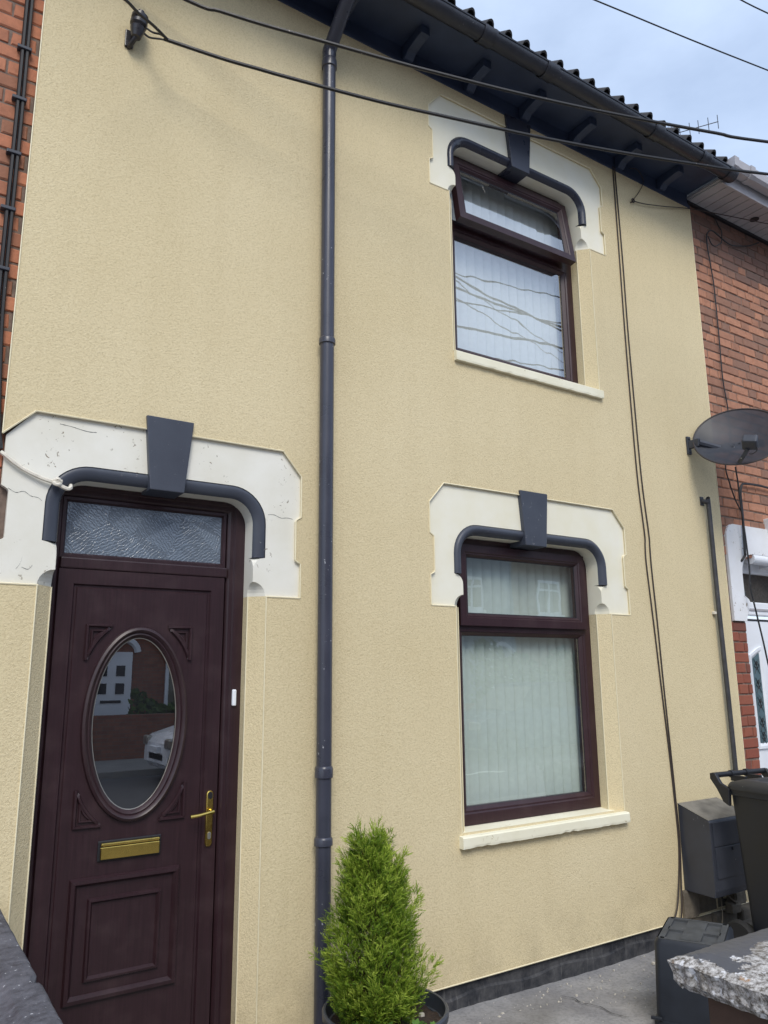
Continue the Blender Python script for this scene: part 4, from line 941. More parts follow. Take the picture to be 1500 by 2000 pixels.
# cables on the right house
cable('wall_cable', 'thin dark cable dropping down the red brickwork above the dish', [(5.371,0.012,5.00),(5.388,0.012,4.846),(5.405,0.012,4.672),(5.402,0.012,4.267),(5.392,0.012,3.871),(5.418,0.012,3.62),(5.40,0.008,3.30),(5.291,0.0,3.139),(5.317,0.0,3.011),(5.373,0.0,2.878),(5.437,0.0,2.794)], 0.005, 'cable', group='cables on the red brickwork')
cable('wall_cable', 'coil of black cable looped under the white eaves', [(5.371,0.010,4.95),(5.365,0.008,5.092),(5.401,0.006,5.157),(5.447,0.0,5.175),(5.526,0.004,5.164),(5.627,0.008,5.142),(5.717,0.01,5.136),(5.83,0.01,5.164),(5.998,0.01,5.221),(6.15,0.01,5.30)], 0.006, 'cable', group='cables on the red brickwork')
cable('wall_cable', 'small loose loop of black cable hanging under the white eaves', [(5.369,-0.004,5.10),(5.387,-0.004,5.069),(5.411,-0.004,5.038),(5.462,-0.004,5.037),(5.511,-0.004,5.07),(5.554,-0.004,5.103),(5.571,-0.004,5.209),(5.541,0.0,5.253),(5.50,0.004,5.33)], 0.0045, 'cable', group='cables on the red brickwork')
cable('wall_cable', 'thick black cable bending down the red brickwork to the white door hood', [(6.6,0.004,3.02),(5.854,0.004,3.033),(5.727,0.004,3.037),(5.534,0.004,3.027),(5.488,0.004,3.014),(5.466,0.004,2.982),(5.453,0.004,2.927),(5.452,0.004,2.81),(5.437,-0.004,2.731),(5.419,-0.004,2.492),(5.421,0.0,2.453),(5.39,0.02,2.41),(5.40,0.08,2.40)], 0.0095, 'cable', group='cables on the red brickwork')
cable('wall_cable', 'thin black cable falling slack in front of the white door', [(5.386,-0.02,3.136),(5.397,-0.02,3.015),(5.385,-0.03,2.847),(5.38,-0.04,2.718),(5.391,-0.04,2.504),(5.394,-0.04,2.34),(5.381,-0.04,2.206),(5.415,-0.04,2.056),(5.47,-0.04,1.823),(5.503,-0.04,1.657),(5.56,-0.04,1.40),(5.60,-0.04,1.0)], 0.006, 'cable', group='cables on the red brickwork')

# meter box
mbx = thing('meter_box', 'dark grey meter box with a dusty sloping top, low on the wall behind the bins', 'meter box', (4.58, -0.1, 0.27))
X0, X1 = 4.388, 4.80
side = [(0.0, 0.265), (-0.215, 0.262), (-0.222, 0.30), (-0.222, 0.690), (-0.212, 0.704), (0.0, 0.778)]
bb = MB(); k = len(side)
bb.add([(X0, y, z) for y, z in side] + [(X1, y, z) for y, z in side], [tuple(range(k)), tuple(range(k, 2*k))[::-1]] + [(i, i+k, (i+1) % k+k, (i+1) % k) for i in range(k) if i != k-2])
mo = bb.build('case', 'meter', mbx, bevel=0.004)
MB().quad((X0-0.002, -0.213, 0.7055), (X1, -0.213, 0.7055), (X1, 0.0, 0.7795), (X0-0.002, 0.0, 0.7795)).build('lid', 'meter_top', mbx)
MB().box(X0+0.028, X1-0.02, -0.228, -0.2222, 0.365, 0.545).build('front_door', 'meter', mbx, bevel=0.003)
MB().box(X0+0.020, X1-0.02, -0.227, -0.2222, 0.550, 0.690).build('front_panel', 'meter', mbx, bevel=0.003)
MB().lathe([(0.010,0),(0.010,0.005),(0.004,0.006)], (X0+0.20, -0.228, 0.525), 12, Vector((0,-1,0)), cap=True).build('latch', 'black', mbx)
cable('loose_cable', 'thin grey cable dangling below the meter box', [(4.60,-0.08,0.27),(4.605,-0.10,0.20),(4.59,-0.11,0.10),(4.56,-0.11,0.03),(4.55,-0.12,-0.02)], 0.003, 'rubble')
cable('loose_cable', 'short pale cable slanting behind the bin under the meter box', [(4.63,-0.06,0.27),(4.68,-0.09,0.22),(4.74,-0.10,0.17),(4.80,-0.08,0.16)], 0.004, 'rubble')
for i, (x, y, z, s, nm_) in enumerate([(4.78,-0.06,0.12,0.05,'small upper'),(4.84,-0.05,0.17,0.06,'topmost'),(4.74,-0.12,-0.005,0.06,'lower left'),(4.87,-0.14,0.0,0.07,'largest lower')]):
    q = MB().box(x-s, x+s, y-s*0.6, y+s*0.6, z-s*0.6, z+s*0.6).build('loose_brick', 'rubble', None, bevel=0.01, jitter=0.006)
    tag(q, f'{nm_} broken masonry lump at the wall foot behind the wheelie bin', 'rubble', 'masonry lumps behind the bin')

# wheelie bin
bn = thing('wheelie_bin', 'black wheelie bin standing at the right edge with its handle towards the wall', 'bin', (4.62, -0.6, -0.03))
def rr(x0, x1, y0, y1, z, r=0.04, n=5):
    out = []
    for cx_, cy_, a0 in ((x1-r, y1-r, 0), (x0+r, y1-r, PI/2), (x0+r, y0+r, PI), (x1-r, y0+r, 1.5*PI)):
        for i in range(n+1): a = a0+PI/2*i/n; out.append((cx_+r*math.cos(a), cy_+r*math.sin(a), z))
    return out
W0, W1, Y1, Y0 = 0.0, 0.48, 0.0, -0.54
RB = Matrix.Translation((4.385, -0.355, -0.03)) @ Matrix.Rotation(math.radians(-6), 4, 'Z')
body = MB().rings([rr(0.075, 0.405, -0.44, -0.03, 0.02), rr(0.07, 0.41, -0.445, -0.025, 0.10), rr(0.02, 0.46, -0.53, -0.004, 0.90), rr(0.006, 0.474, -0.545, 0.004, 0.905), rr(0.004, 0.476, -0.55, 0.006, 0.945)])
body.f.append(tuple(range(24))[::-1]); body.xf(RB); body.build('body', 'bin', bn, smooth=True)
lid = MB().rings([rr(-0.004, 0.484, -0.565, 0.002, 0.938, 0.05), rr(-0.006, 0.486, -0.57, 0.004, 0.958, 0.05), rr(0.004, 0.476, -0.555, -0.008, 0.975, 0.05), rr(0.05, 0.43, -0.49, -0.06, 0.992, 0.05), rr(0.10, 0.38, -0.42, -0.12, 0.992, 0.05), rr(0.11, 0.37, -0.41, -0.13, 0.984, 0.05)])
lid.f.append(tuple(len(lid.v)-24+i for i in range(24))); lid.xf(RB); lid.build('lid', 'bin_lid', bn, smooth=True)
MB().tube([RB @ Vector((0.0, 0.085, 1.005)), RB @ Vector((0.48, 0.085, 1.005))], 0.0165, 12).build('handle_bar', 'black', bn, smooth=True)
for x in (0.004, 0.165, 0.30, 0.470):
    ar = MB()
    if x in (0.004, 0.470):
        pr = [(0.103, 1.018), (0.066, 1.020), (0.030, 0.965), (-0.03, 0.94), (-0.02, 0.84), (0.02, 0.86), (0.06, 0.93), (0.104, 0.985)]
        ar.add([(x-0.012, y, z) for y, z in pr]+[(x+0.012, y, z) for y, z in pr], [tuple(range(8)), tuple(range(8,16))[::-1]]+[(i, i+8, (i+1) % 8+8, (i+1) % 8) for i in range(8)])
        ar.xf(RB); ar.build('handle_arm', 'black', bn, bevel=0.004)
    else:
        ar.tube([RB @ Vector((x-0.013, 0.085, 1.005)), RB @ Vector((x+0.013, 0.085, 1.005))], 0.022, 12); ar.build('hinge', 'black', bn, smooth=True)
        MB().box(x-0.012, x+0.012, -0.02, 0.085, 0.965, 0.998).xf(RB).build('hinge_lug', 'black', bn, bevel=0.003)
MB().box(0.013, 0.0245, -0.33, -0.315, 0.72, 0.86).xf(RB).build('grip_slot', 'black', bn)
for s in (0.03, 0.45): MB().lathe([(0.03,-0.025),(0.09,-0.025),(0.10,-0.012),(0.10,0.012),(0.09,0.025),(0.03,0.025)], RB @ Vector((s, 0.02, 0.10)), 20, Vector((1,0,0)), cap=True).build('wheel', 'tyre', bn, smooth=True)

# upturned recycling crate
cr = thing('recycling_crate', 'black plastic crate turned upside down beside the flaking pier', 'crate', (3.5, -0.65, -0.03))
ang = math.atan2(0.479, 0.877)
RC = Matrix.Translation((3.250, -0.650, -0.028)) @ Matrix.Rotation(ang, 4, 'Z')
Lc, Wc, Hc = 0.425, -0.34, 0.380
cb = MB().rings([rr(-0.012, Lc+0.012, Wc-0.012, 0.012, 0.0, 0.03), rr(-0.012, Lc+0.012, Wc-0.012, 0.012, 0.030, 0.03), rr(-0.002, Lc, Wc, 0.002, 0.034, 0.03), rr(0.010, Lc-0.01, Wc+0.01, -0.010, Hc-0.020, 0.03), rr(0.022, Lc-0.022, Wc+0.022, -0.022, Hc, 0.03)])
cb.xf(RC); cb.build('side_wall', 'crate', cr, smooth=True)
ct = MB(); ct.add([RC @ Vector(p) for p in rr(0.022, Lc-0.022, Wc+0.022, -0.022, Hc-0.010, 0.03)], [tuple(range(24))]); 
for (a, b, c, d) in [(0.034,Lc-0.034,-0.055,-0.028),(0.034,Lc-0.034,Wc+0.028,Wc+0.055),(0.030,0.055,Wc+0.036,-0.036),(Lc-0.055,Lc-0.030,Wc+0.036,-0.036),(0.05,Lc-0.05,-0.215,-0.125),(0.19,0.235,-0.125,-0.05),(0.19,0.235,Wc+0.05,-0.215)]:
    t_ = MB().box(a, b, c, d, Hc-0.012, Hc+0.001).xf(RC); ct.add(t_.v, t_.f)
ct.build('ribbed_base', 'crate_top', cr)
MB().tube([RC @ Vector((-0.016, -0.03, 0.045)), RC @ Vector((-0.016, 0.02, 0.045))], 0.008, 6).build('rim_hook', 'crate', cr)
MB().tube([RC @ Vector((-0.014, -0.10, 0.012)), RC @ Vector((-0.014, -0.24, 0.012))], 0.010, 8).build('carry_handle', 'crate', cr)

# flaking pier at right
pr_ = thing('gate_pier', 'low brown pier topped by a coping slab with flaking grey paint, bottom right', 'pier', (2.4, -2.0, -0.06))
cp = MB(); nx_, ny_ = 56, 36; x0, x1, y1, y0 = 1.990, 2.90, -1.742, -2.36
def top_z(x, y):
    u = (x-x0)/(x1-x0); v = (y1-y)/(y1-y0)
    e = min((x-x0)/0.14, (y1-y)/0.14, (y-y0)/0.14, (x1-x)/0.14, 1.0)
    return 0.795 + 0.030*(1-(1-max(e,0))**2)
rnd = random.Random(5)
for j in range(ny_+1):
    for i in range(nx_+1):
        x = x0+(x1-x0)*i/nx_; y = y0+(y1-y0)*j/ny_; ed = i in (0, nx_) or j in (0, ny_)
        cp.v.append((x+(rnd.uniform(-0.003,0.003) if ed else 0), y+(rnd.uniform(-0.003,0.003) if ed else 0), top_z(x, y)+rnd.uniform(-0.0010,0.0010)-(rnd.uniform(0,0.005) if ed else 0)))
for j in range(ny_):
    for i in range(nx_): b = j*(nx_+1)+i; cp.f.append((b, b+1, b+nx_+2, b+nx_+1))
per = [i for i in range(nx_+1)] + [(j)*(nx_+1)+nx_ for j in range(1, ny_+1)] + [ny_*(nx_+1)+i for i in range(nx_-1, -1, -1)] + [j*(nx_+1) for j in range(ny_-1, 0, -1)]
prev = per
for lvl in range(1, 5):
    base = len(cp.v)
    for q in per:
        p = cp.v[q]; inn = 0.010*math.sin(lvl*0.7) if lvl < 4 else 0.02
        cx_ = (x0+x1)/2; cy_ = (y0+y1)/2
        cp.v.append((p[0]+(inn if p[0] < x0+0.03 else 0)+rnd.uniform(-0.003,0.003), p[1]-(inn if p[1] > y1-0.03 else 0)+rnd.uniform(-0.003,0.003), 0.795-0.017*lvl+rnd.uniform(-0.003,0.003)))
    cur = list(range(base, base+len(per))); m_ = len(per)
    for i in range(m_): cp.f.append((prev[i], prev[(i+1) % m_], cur[(i+1) % m_], cur[i]))
    prev = cur
cp.f.append(tuple(prev))
cp.build('coping', 'peel', pr_)
MB().box(2.055, 2.84, -2.30, -1.815, -0.30, 0.722).build('pier_body', 'pier', pr_, bevel=0.008)

# boundary wall at left
bw = thing('boundary_wall', 'low garden wall with a rough slate grey coping in the bottom left corner', 'wall', (0.41, -1.0, -0.06))
ws = MB(); n_ = 60; yb0, yb1 = -2.28, -0.015; rnd = random.Random(11); loops = []
for i in range(n_+1):
    y = yb0+(yb1-yb0)*i/n_; j1, j2, j3 = (rnd.uniform(-0.0012,0.0012) for _ in range(3)); ch = 0.012 if abs(y+0.885) < 0.02 else 0
    loops.append([(0.300+j1*2, y, 0.735), (0.300+j1, y, 0.762), (0.372+j3, y, 0.790+j2*0.4), (0.385+j3, y, 0.799), (0.440, y, 0.803+j2*0.3), (0.458-ch*0.4, y, 0.801-ch), (0.466+j1-ch, y, 0.793-ch), (0.466+j1-ch, y, 0.738)])
ws.rings(loops); ws.f += [tuple(range(8)), tuple(n_*8+i for i in range(8))[::-1]]
ws.build('coping', 'slate', bw)
MB().box(0.325, 0.44, -2.26, 0.0, -0.30, 0.736).build('wall_body', 'rubble', bw, bevel=0.006)

# ------------------------------------------------------------------ potted conifer
PC = Vector((1.905, -0.39, 0.0)); RZ = 0.265; RR = 0.258
pot = thing('plant_pot', 'round dark blue-grey plant pot holding the conifer', 'plant pot', (PC.x, PC.y, -0.028))
MB().lathe([(0.17,-0.028),(0.175,-0.02),(0.225,0.18),(0.232,0.205),(0.246,0.210),(RR,0.232),(RR+0.002,0.258),(RR-0.004,0.265),(RR-0.012,0.263),(RR-0.020,0.20)], (PC.x, PC.y, 0), 48).build('pot_shell', 'pot', pot, smooth=True)
so_ = MB(); rings_ = []
for t in (0.02, 0.2, 0.4, 0.6, 0.8, 1.0):
    rings_.append([(PC.x+0.236*t*math.cos(2*PI*j/40), PC.y+0.236*t*math.sin(2*PI*j/40), 0.205+0.018*(1-t*t)+random.uniform(-0.007,0.007)) for j in range(40)])
so_.rings(rings_); so_.build('soil', 'soil', pot)
gr = MB()
for i in range(26):
    a = random.uniform(0, 2*PI); r = 0.22*math.sqrt(random.random()); s = random.uniform(0.003, 0.009)
    gr.box(PC.x+r*math.cos(a)-s, PC.x+r*math.cos(a)+s, PC.y+r*math.sin(a)-s*0.7, PC.y+r*math.sin(a)+s*0.7, 0.214, 0.226)
q = gr.build('grit', 'pebble', pot, jitter=0.002); q['kind'] = 'stuff'
con = thing('conifer', 'bushy bright green dwarf conifer growing in the pot beside the drainpipe', 'conifer', (PC.x, PC.y, 0.21))
MB().tube([(PC.x-0.02, PC.y, 0.19), (PC.x-0.02, PC.y, 0.45), (PC.x-0.045, PC.y, 0.70), (PC.x-0.05, PC.y, 0.90)], [0.022, 0.018, 0.010, 0.004], 8).build('trunk', 'bark', con)
fol = MB(); rnd = random.Random(21); tone = []
def width(z):
    pts = [(0.20,0.085),(0.26,0.130),(0.34,0.165),(0.44,0.158),(0.52,0.138),(0.60,0.115),(0.70,0.085),(0.78,0.055),(0.84,0.028),(0.90,0.006),(0.99,0.0)]
    for (a, wa), (b, wb) in zip(pts, pts[1:]):
        if a <= z <= b: return wa+(wb-wa)*(z-a)/(b-a)
    return 0.0
# plumes: upright tufts (centre, radius, height) that break the outline
plumes = []
for i in range(330):
    z = 0.20+0.64*(rnd.random()**1.2); a = rnd.uniform(0, 2*PI); w_ = width(z+0.03)
    r = w_*rnd.uniform(0.55, 0.98); lean = 0.02
    plumes.append((Vector((PC.x-0.040-0.05*(z-0.2)+r*math.cos(a), PC.y+r*math.sin(a)*0.95, z)), Vector((math.cos(a)*0.42, math.sin(a)*0.42, 1.0)).normalized(), rnd.uniform(0.09, 0.15), rnd.uniform(0.032, 0.050), rnd.random()))
def pix(dx, z, dy=0.0): return Vector((PC.x+dx, PC.y+dy, z))
for dx, z, hgt, ex in [(-0.060,0.80,0.155,0.030),(-0.045,0.78,0.15,0.034),(-0.11,0.75,0.11,0.030),(-0.075,0.76,0.14,0.034),(0.058,0.70,0.14,0.026),(0.072,0.67,0.13,0.028),(0.050,0.66,0.13,0.028),(0.085,0.62,0.12,0.028),(-0.03,0.72,0.14,0.036),(0.11,0.47,0.12,0.030),(0.165,0.35,0.11,0.032),(0.13,0.33,0.10,0.034),(-0.20,0.36,0.12,0.034),(-0.175,0.46,0.12,0.032),(-0.20,0.28,0.12,0.034),(-0.14,0.58,0.12,0.032),(0.075,0.56,0.12,0.032)]:
    plumes.append((pix(dx, z), Vector((dx*0.8, -0.1, 1)).normalized(), hgt, ex, rnd.uniform(0.55, 1.0)))
for i in range(20):
    z = rnd.uniform(0.24, 0.80); a = rnd.uniform(0, 2*PI); w_ = width(z+0.03)*rnd.uniform(0.95, 1.12)
    plumes.append((Vector((PC.x-0.030-0.05*(z-0.2)+w_*math.cos(a), PC.y+w_*math.sin(a)*0.95, z)), Vector((math.cos(a)*rnd.uniform(0.5,1.1), math.sin(a)*rnd.uniform(0.5,1.1), 1.0)).normalized(), rnd.uniform(0.10, 0.16), rnd.uniform(0.012, 0.022), rnd.uniform(0.6, 1.0)))
def blade(p, d, ln, wd, tn, side):
    q = p + d*ln; mid = p + d*ln*0.55
    b = len(fol.v); fol.v += [tuple(p), tuple(mid+side*wd), tuple(q), tuple(mid-side*wd)]
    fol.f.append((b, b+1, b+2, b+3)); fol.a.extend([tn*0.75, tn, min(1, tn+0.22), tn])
for c, ax_, hgt, ex, pt_ in plumes:
    u = ax_.orthogonal().normalized(); v = ax_.cross(u)
    for s_ in range(int(26+hgt*150)):
        t = rnd.random(); a = rnd.uniform(0, 2*PI); rad = ex*math.sqrt(rnd.random())*(1.1-0.75*t)
        p = c + ax_*(t*hgt) + (u*math.cos(a)+v*math.sin(a))*rad
        out = (u*math.cos(a)+v*math.sin(a))
        d = (ax_*rnd.uniform(0.5,1.2) + out*rnd.uniform(0.25,0.9) + Vector((rnd.uniform(-.3,.3), rnd.uniform(-.3,.3), rnd.uniform(-0.1,.35)))).normalized()
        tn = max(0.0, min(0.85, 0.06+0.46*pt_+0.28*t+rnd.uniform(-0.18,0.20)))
        sd = d.orthogonal().normalized(); sd = (Matrix.Rotation(rnd.uniform(0, PI), 3, d) @ sd)
        stem = rnd.uniform(0.022, 0.042)
        blade(p, d, stem, 0.0017, tn, sd)
        for kx in range(5):
            f_ = 0.15+0.16*kx; sg = 1 if kx % 2 else -1
            dd = (d*0.95 + sd.cross(d)*sg*rnd.uniform(0.45,0.8) + sd*rnd.uniform(-0.2,0.2)).normalized()
            blade(p+d*stem*f_, dd, stem*rnd.uniform(0.35,0.6), 0.0014, tn+rnd.uniform(-0.08,0.12), sd)
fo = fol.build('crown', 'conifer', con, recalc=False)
# inner twigs so that the middle is not empty
tw = MB()
for c, ax_, hgt, ex, pt_ in plumes[::2]: tw.tube([(PC.x-0.03, PC.y, max(0.22, c.z-0.10)), tuple(c*0.6+Vector((PC.x-0.03, PC.y, c.z-0.05))*0.4), tuple(c+ax_*hgt*0.6)], [0.004,0.003,0.001], 4)
tw.build('branches', 'bark', con)
def weed(x, y, z, n, s, label):
    mb = MB(); rnd = random.Random(int(x*1000))
    for i in range(n):
        a = 2*PI*i/n+rnd.uniform(-0.3,0.3); el = rnd.uniform(0.3,1.1); st = Vector((math.cos(a)*math.cos(el), math.sin(a)*math.cos(el), math.sin(el)))
        tip = Vector((x,y,z))+st*s*rnd.uniform(0.6,1.2); sd = st.cross(Vector((0,0,1))).normalized()
        mb.tube([(x,y,z), tuple(tip)], 0.0015, 4); mb.a.extend([0.3]*8)
        for k in (-1, 0, 1):
            dd = (st+sd*k*0.8).normalized(); w_ = sd.cross(dd).cross(dd).normalized() if k == 0 else sd
            q = tip+dd*s*0.45; m2 = tip+dd*s*0.25; ws_ = dd.cross(Vector((0,0,1))).normalized()*s*0.17
            b = len(mb.v); mb.v += [tuple(tip), tuple(m2+ws_), tuple(q), tuple(m2-ws_)]; mb.f.append((b,b+1,b+2,b+3)); tn = rnd.uniform(0.2,1); mb.a.extend([tn]*4)
    tag(mb.build('weed', 'weed', None, recalc=False), label, 'weed', 'weeds in the plant pot')
weed(PC.x-0.13, PC.y-0.13, 0.205, 8, 0.075, 'leafy weed at the left front of the plant pot')
weed(PC.x-0.01, PC.y-0.20, 0.200, 8, 0.070, 'leafy weed at the middle front of the plant pot')
weed(PC.x+0.11, PC.y-0.17, 0.200, 6, 0.045, 'small weed at the right front of the plant pot')
weed(PC.x+0.17, PC.y+0.13, 0.205, 4, 0.075, 'thin weed at the back right rim of the plant pot')

# grit and litter on the yard
gr = MB(); rnd = random.Random(9)
for i in range(190):
    x = rnd.uniform(1.7, 4.3); y = -0.01-abs(rnd.gauss(0, 0.28)); s = rnd.uniform(0.0012, 0.0035) if rnd.random() < 0.94 else rnd.uniform(0.004, 0.009)
    if y < -1.5: continue
    gr.box(x-s, x+s, y-s*rnd.uniform(0.4,1), y+s, -0.030, -0.024+s*0.6)
g_ = gr.build('yard_grit', 'pebble', None, jitter=0.0015); tag(g_, 'pale grit scattered on the concrete along the black plinth', 'grit', kind='stuff')
ck = MB(); P = smoothpath([(3.13,-0.16,-0.0215),(3.16,-0.22,-0.0215),(3.15,-0.27,-0.0215),(3.19,-0.36,-0.0215),(3.18,-0.44,-0.0215),(3.21,-0.52,-0.0215)], 5)
for i in range(len(P)-1):
    a, b = P[i], P[i+1]; w_ = rnd.uniform(0.0015, 0.0035); ck.quad((a.x-w_, a.y, a.z+0.003), (b.x-w_, b.y, b.z+0.003), (b.x+w_, b.y, b.z+0.003), (a.x+w_, a.y, a.z+0.003))
ck.build('crack', 'lead', yard_o)

# ------------------------------------------------------------------ television aerial on a far roof
ae = thing('television_aerial', 'thin television aerial showing above the black roof edge', 'aerial', (8.1, 2.1, 7.6))
a0, a1 = Vector((8.06, 2.14, 8.56)), Vector((8.46, 1.60, 8.60)); d_ = a1-a0
MB().tube([a0-d_*0.15, a1], 0.006, 6).build('boom', 'dish_metal', ae)
MB().tube([(8.08, 2.14, 7.4), (8.08, 2.12, 8.62)], 0.012, 6).build('mast', 'dish_metal', ae)
for t in (0.30, 0.48, 0.64, 0.82, 0.99):
    p = a0+d_*t; MB().tube([p-Vector((0,0,0.10)), p+Vector((0,0,0.10))], 0.005, 5).build('element', 'dish_metal', ae)
MB().tube([a0+Vector((0.02,-0.03,0.05)), a0+Vector((0.06,-0.06,0.20)), a0+Vector((0.10,-0.10,0.04))], 0.005, 5).build('reflector', 'dish_metal', ae)
MB().box(7.75, 8.35, 2.0, 2.6, 6.4, 7.55).build('chimney_stack', 'mortar_far', rh, bevel=0.01)

# ------------------------------------------------------------------ across the street (seen in the window reflections)
YO = -15.0
def far_house(x0, x1, mat, label, wins, doors, zroof=6.2):
    t = thing('terraced_house', label, 'house', ((x0+x1)/2, YO, 0), 'houses across the street')
    MB().box(x0, x1, YO-6.0, YO, -0.25, zroof).build('wall', mat, t)
    MB().add([(x0, YO+0.35, zroof-0.05), (x1, YO+0.35, zroof-0.05), (x1, YO-3.0, zroof+2.4), (x0, YO-3.0, zroof+2.4), (x0, YO-6.3, zroof), (x1, YO-6.3, zroof)], [(0,1,2,3), (3,2,5,4)]).build('roof', 'far_roof', t)
    MB().box(x0+0.4, x0+1.0, YO-3.3, YO-2.6, zroof+1.8, zroof+3.3).build('chimney', mat, t)
    for (a, b, c, d) in wins:
        wo = MB().frame(a, b, c, d, [(0, YO+0.002), (0, YO+0.05), (0.07, YO+0.05), (0.09, YO+0.02)]).build('window', 'white', t)
        MB().quad((a+0.05, YO+0.022, c+0.05), (b-0.05, YO+0.022, c+0.05), (b-0.05, YO+0.022, d-0.05), (a+0.05, YO+0.022, d-0.05)).build('pane', 'glass_far', wo, recalc=False)
        MB().quad((a+0.05, YO+0.012, c+0.05), (b-0.05, YO+0.012, c+0.05), (b-0.05, YO+0.012, d-0.05), (a+0.05, YO+0.012, d-0.05)).build('curtain', 'room', wo)
        MB().box(a+0.05, b-0.05, YO+0.02, YO+0.052, c+(d-c)*0.68, c+(d-c)*0.68+0.06).build('glazing_bar', 'white', wo)
        MB().box((a+b)/2-0.03, (a+b)/2+0.03, YO+0.02, YO+0.05, c+0.05, d-0.05).build('glazing_bar', 'white', wo)
        MB().box(a-0.08, b+0.08, YO, YO+0.10, c-0.10, c-0.01).build('sill', 'white', wo)
    for (a, b, zt_) in doors:
        de = MB().box(a, b, YO+0.001, YO+0.06, 0.0, zt_).build('door', 'white', t, bevel=0.01)
        for px in (a+0.14, b-0.36):
            for pz in (zt_-0.95, zt_-0.55): MB().box(px, px+0.20, YO+0.06, YO+0.07, pz, pz+0.24).build('door_light', 'black', de)
        MB().box(a+0.22, b-0.22, YO+0.06, YO+0.075, 1.0, 1.06).build('letterbox', 'black', de)
        MB().tube([(a-0.12, YO+0.03, zt_)] + [((a+b)/2+((b-a)/2+0.12)*math.cos(PI-PI*i/10), YO+0.03, zt_+0.35*math.sin(PI*i/10)) for i in range(11)] + [(b+0.12, YO+0.03, zt_)], 0.08, 6).build('door_arch', 'white', de)
far_house(-8, 10.2, 'far_brick', 'red brick terraced house reflected in the oval door glass', [(5.85,8.2,0.75,2.5),(6.6,8.3,3.6,5.0),(1.0,2.6,0.7,2.5),(1.0,2.6,3.6,5.0)], [(4.15,5.05,2.15)])
far_house(10.2, 17.1, 'far_grey', 'blue-grey terraced house reflected in the downstairs window', [(14.9,15.75,3.55,4.55),(11.5,13.0,3.5,4.9),(11.5,13.5,0.7,2.4)], [(16.0,16.9,2.1)])
far_house(17.1, 26, 'far_brown', 'brown brick terraced house reflected at the right of the downstairs window', [(18.15,19.15,3.5,4.6),(19.9,20.9,1.2,2.7),(22.3,23.9,3.5,4.9)], [(21.2,22.1,2.1)])
far_house(26, 40, 'far_brick', 'farther red brick terraced house along the opposite side of the street', [(28,30,3.5,4.9),(28,30,0.8,2.4),(33,35,3.5,4.9)], [(31,31.9,2.1)])
tag(MB().box(-8, 14.0, -13.2, -13.0, -0.2, 0.82).build('garden_wall', 'far_brick', None, bevel=0.01), 'low brick garden wall reflected in the oval door glass', 'wall')
tag(MB().box(14.2, 30.0, -13.2, -13.0, -0.2, 0.95).build('garden_wall', 'far_brown', None, bevel=0.01), 'low brown garden wall reflected in the downstairs window', 'wall')
def hedge(x0, x1, y0, y1, z0, z1, n, label, seed):
    mb = MB(); rnd = random.Random(seed)
    for i in range(n):
        x = rnd.uniform(x0, x1); y = rnd.uniform(y0, y1); z = z0+(z1-z0)*rnd.random()*(0.75+0.25*math.sin(x*3.1)*math.cos(x*1.3))
        d = Vector((rnd.gauss(0,1), rnd.gauss(0,1), rnd.gauss(0,1))).normalized(); e = d.orthogonal().normalized()*0.05; f_ = d.cross(e.normalized())*0.09
        p = Vector((x,y,z)); b = len(mb.v); mb.v += [tuple(p-e), tuple(p+f_), tuple(p+e), tuple(p-f_)]; mb.f.append((b,b+1,b+2,b+3)); mb.a.extend([rnd.random()]*4)
    tag(mb.build('hedge', 'hedge', None, recalc=False), label, 'hedge')
hedge(14.3, 19.6, -13.9, -13.2, 0.5, 2.6, 5200, 'leafy green hedge reflected in the downstairs window', 3)
hedge(4.7, 7.2, -13.9, -13.2, 0.4, 1.35, 1600, 'low green shrubs behind the garden wall reflected in the door glass', 4)
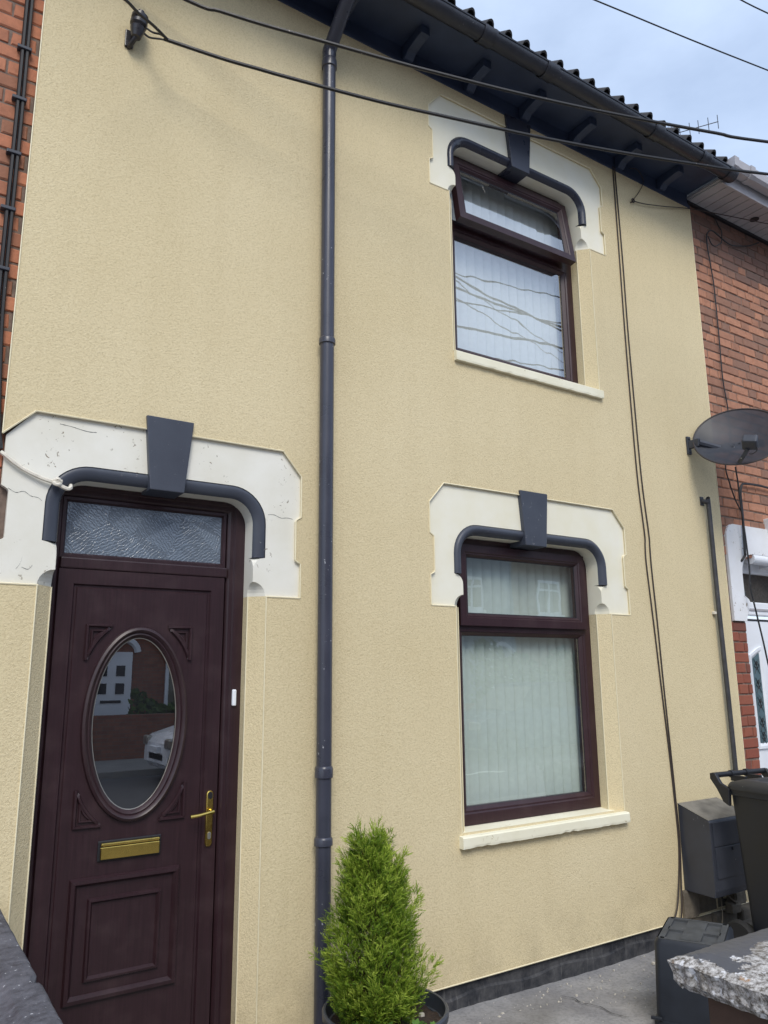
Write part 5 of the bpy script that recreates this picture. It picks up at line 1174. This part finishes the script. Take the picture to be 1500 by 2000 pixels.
def car(x, y, mat, label, face=-1):
    t = thing('parked_car', label, 'car', (x, y, -0.17), 'cars parked in the street')
    def sec(u, w_, zb, zt, r=0.12): return [(x+face*-u, y+a*w_, zb if b < 0 else zt) for a, b in ((-1,-1),(1,-1),(1,0.2),(0.88,1),(-0.88,1),(-1,0.2))]
    stn = [(0.0,0.62,0.20,0.46),(0.10,0.76,0.06,0.60),(0.55,0.84,0.03,0.72),(1.15,0.87,0.03,0.82),(2.0,0.88,0.03,0.84),(3.3,0.88,0.03,0.86),(3.85,0.84,0.06,0.84),(4.0,0.74,0.16,0.62)]
    lp = []
    for u, w_, zb, zt in stn: lp.append([(x-face*u, y-w_, zb), (x-face*u, y+w_, zb), (x-face*u, y+w_, (zb+zt)/2), (x-face*u, y+w_*0.93, zt), (x-face*u, y-w_*0.93, zt), (x-face*u, y-w_, (zb+zt)/2)])
    b_ = MB().rings(lp); b_.f += [tuple(range(6)), tuple(len(b_.v)-6+i for i in range(6))]; bo = b_.build('body', mat, t, bevel=0.03, smooth=True)
    cab = [(1.05,0.78,0.80,0.82),(1.75,0.62,0.80,1.32),(2.9,0.62,0.80,1.36),(3.75,0.74,0.80,0.86)]
    lp = [[(x-face*u, y-0.80, zb), (x-face*u, y+0.80, zb), (x-face*u, y+w_, zt), (x-face*u, y-w_, zt)] for u, w_, zb, zt in cab]
    MB().rings(lp).build('glasshouse', 'black', t)
    lp = [[(x-face*u, y-w_, z), (x-face*u, y+w_, z), (x-face*u, y+w_, z+0.03), (x-face*u, y-w_, z+0.03)] for u, w_, z in ((1.72,0.63,1.315),(2.3,0.64,1.36),(2.95,0.63,1.355))]
    q = MB().rings(lp); q.f += [(0,1,2,3), (8,9,10,11)]; q.build('roof_panel', mat, t, bevel=0.01)
    for u in (0.75, 3.2):
        for s in (-1, 1):
            wl = MB().lathe([(0.19,-0.08),(0.29,-0.09),(0.31,-0.06),(0.31,0.06),(0.29,0.09),(0.19,0.08)], (x-face*u, y+s*0.80, 0.14), 20, Vector((0,1,0))).build('wheel', 'tyre', t, smooth=True)
            MB().lathe([(0.001,0),(0.05,0.012),(0.06,0.0),(0.17,0.006),(0.19,0.0)], (x-face*u, y+s*0.865, 0.14), 16, Vector((0,s,0))).build('rim', 'dish_metal', wl)
    for s in (-1, 1): MB().box(x-face*0.10-0.12, x-face*0.10+0.05, y+s*0.60-0.12, y+s*0.60+0.12, 0.42, 0.58).build('headlight', 'steel', t, bevel=0.03)
    MB().box(x-0.02+face*-0.02, x+0.06+face*-0.02, y-0.40, y+0.40, 0.20, 0.34).build('grille', 'black', t, bevel=0.02)
    MB().box(x-0.05+face*0.02, x+0.02+face*0.02, y-0.26, y+0.26, 0.34, 0.44).build('number_plate', 'white', t)
car(4.15, -9.9, 'car_white', 'white car with its nose to the left reflected in the oval door glass')
car(10.6, -9.9, 'car_blue', 'dark blue car reflected low in the downstairs window')
# street pole and wires above the road
pole = thing('utility_pole', 'wooden pole carrying the wires, off to the right of the house front', 'pole', (13.0, -3.0, -0.1))
MB().tube([(13.0,-3.0,-0.3),(13.0,-3.0,8.2)], [0.15,0.11], 12).build('shaft', 'pole', pole, smooth=True)
MB().box(12.4, 13.6, -3.06, -2.94, 7.3, 7.42).build('crossarm', 'pole', pole, bevel=0.01)
for (z0_, r_, lab) in [(7.47, 0.012, 'highest'), (7.02, 0.013, 'second highest'), (6.60, 0.022, 'third highest'), (6.19, 0.012, 'lowest')]:
    pts = [(X_, -4.6, z0_+0.085*(X_-6.6)+0.0016*(X_-6.6)**2) for X_ in (-9, -5, -1, 2, 4, 6, 8, 10, 13, 17, 21, 26)]
    cable('street_wire', f'{lab} of the level wires reflected in the upstairs window', pts, r_, 'cable', 'wire', group='wires over the street')
for dz_, lab in ((0.0, 'upper'), (-0.30, 'lower')):
    pts = [(-1.3, 0.0, 5.30+dz_), (3.4, -3.0, 6.75+dz_), (7.27, -5.5, 8.0+dz_), (15.1, -10.5, 10.4+dz_), (19.0, -13.0, 11.6+dz_)]
    cable('street_wire', f'{lab} of the two slanting wires reflected in the upstairs window', pts, 0.011, 'cable', 'wire', group='wires over the street')
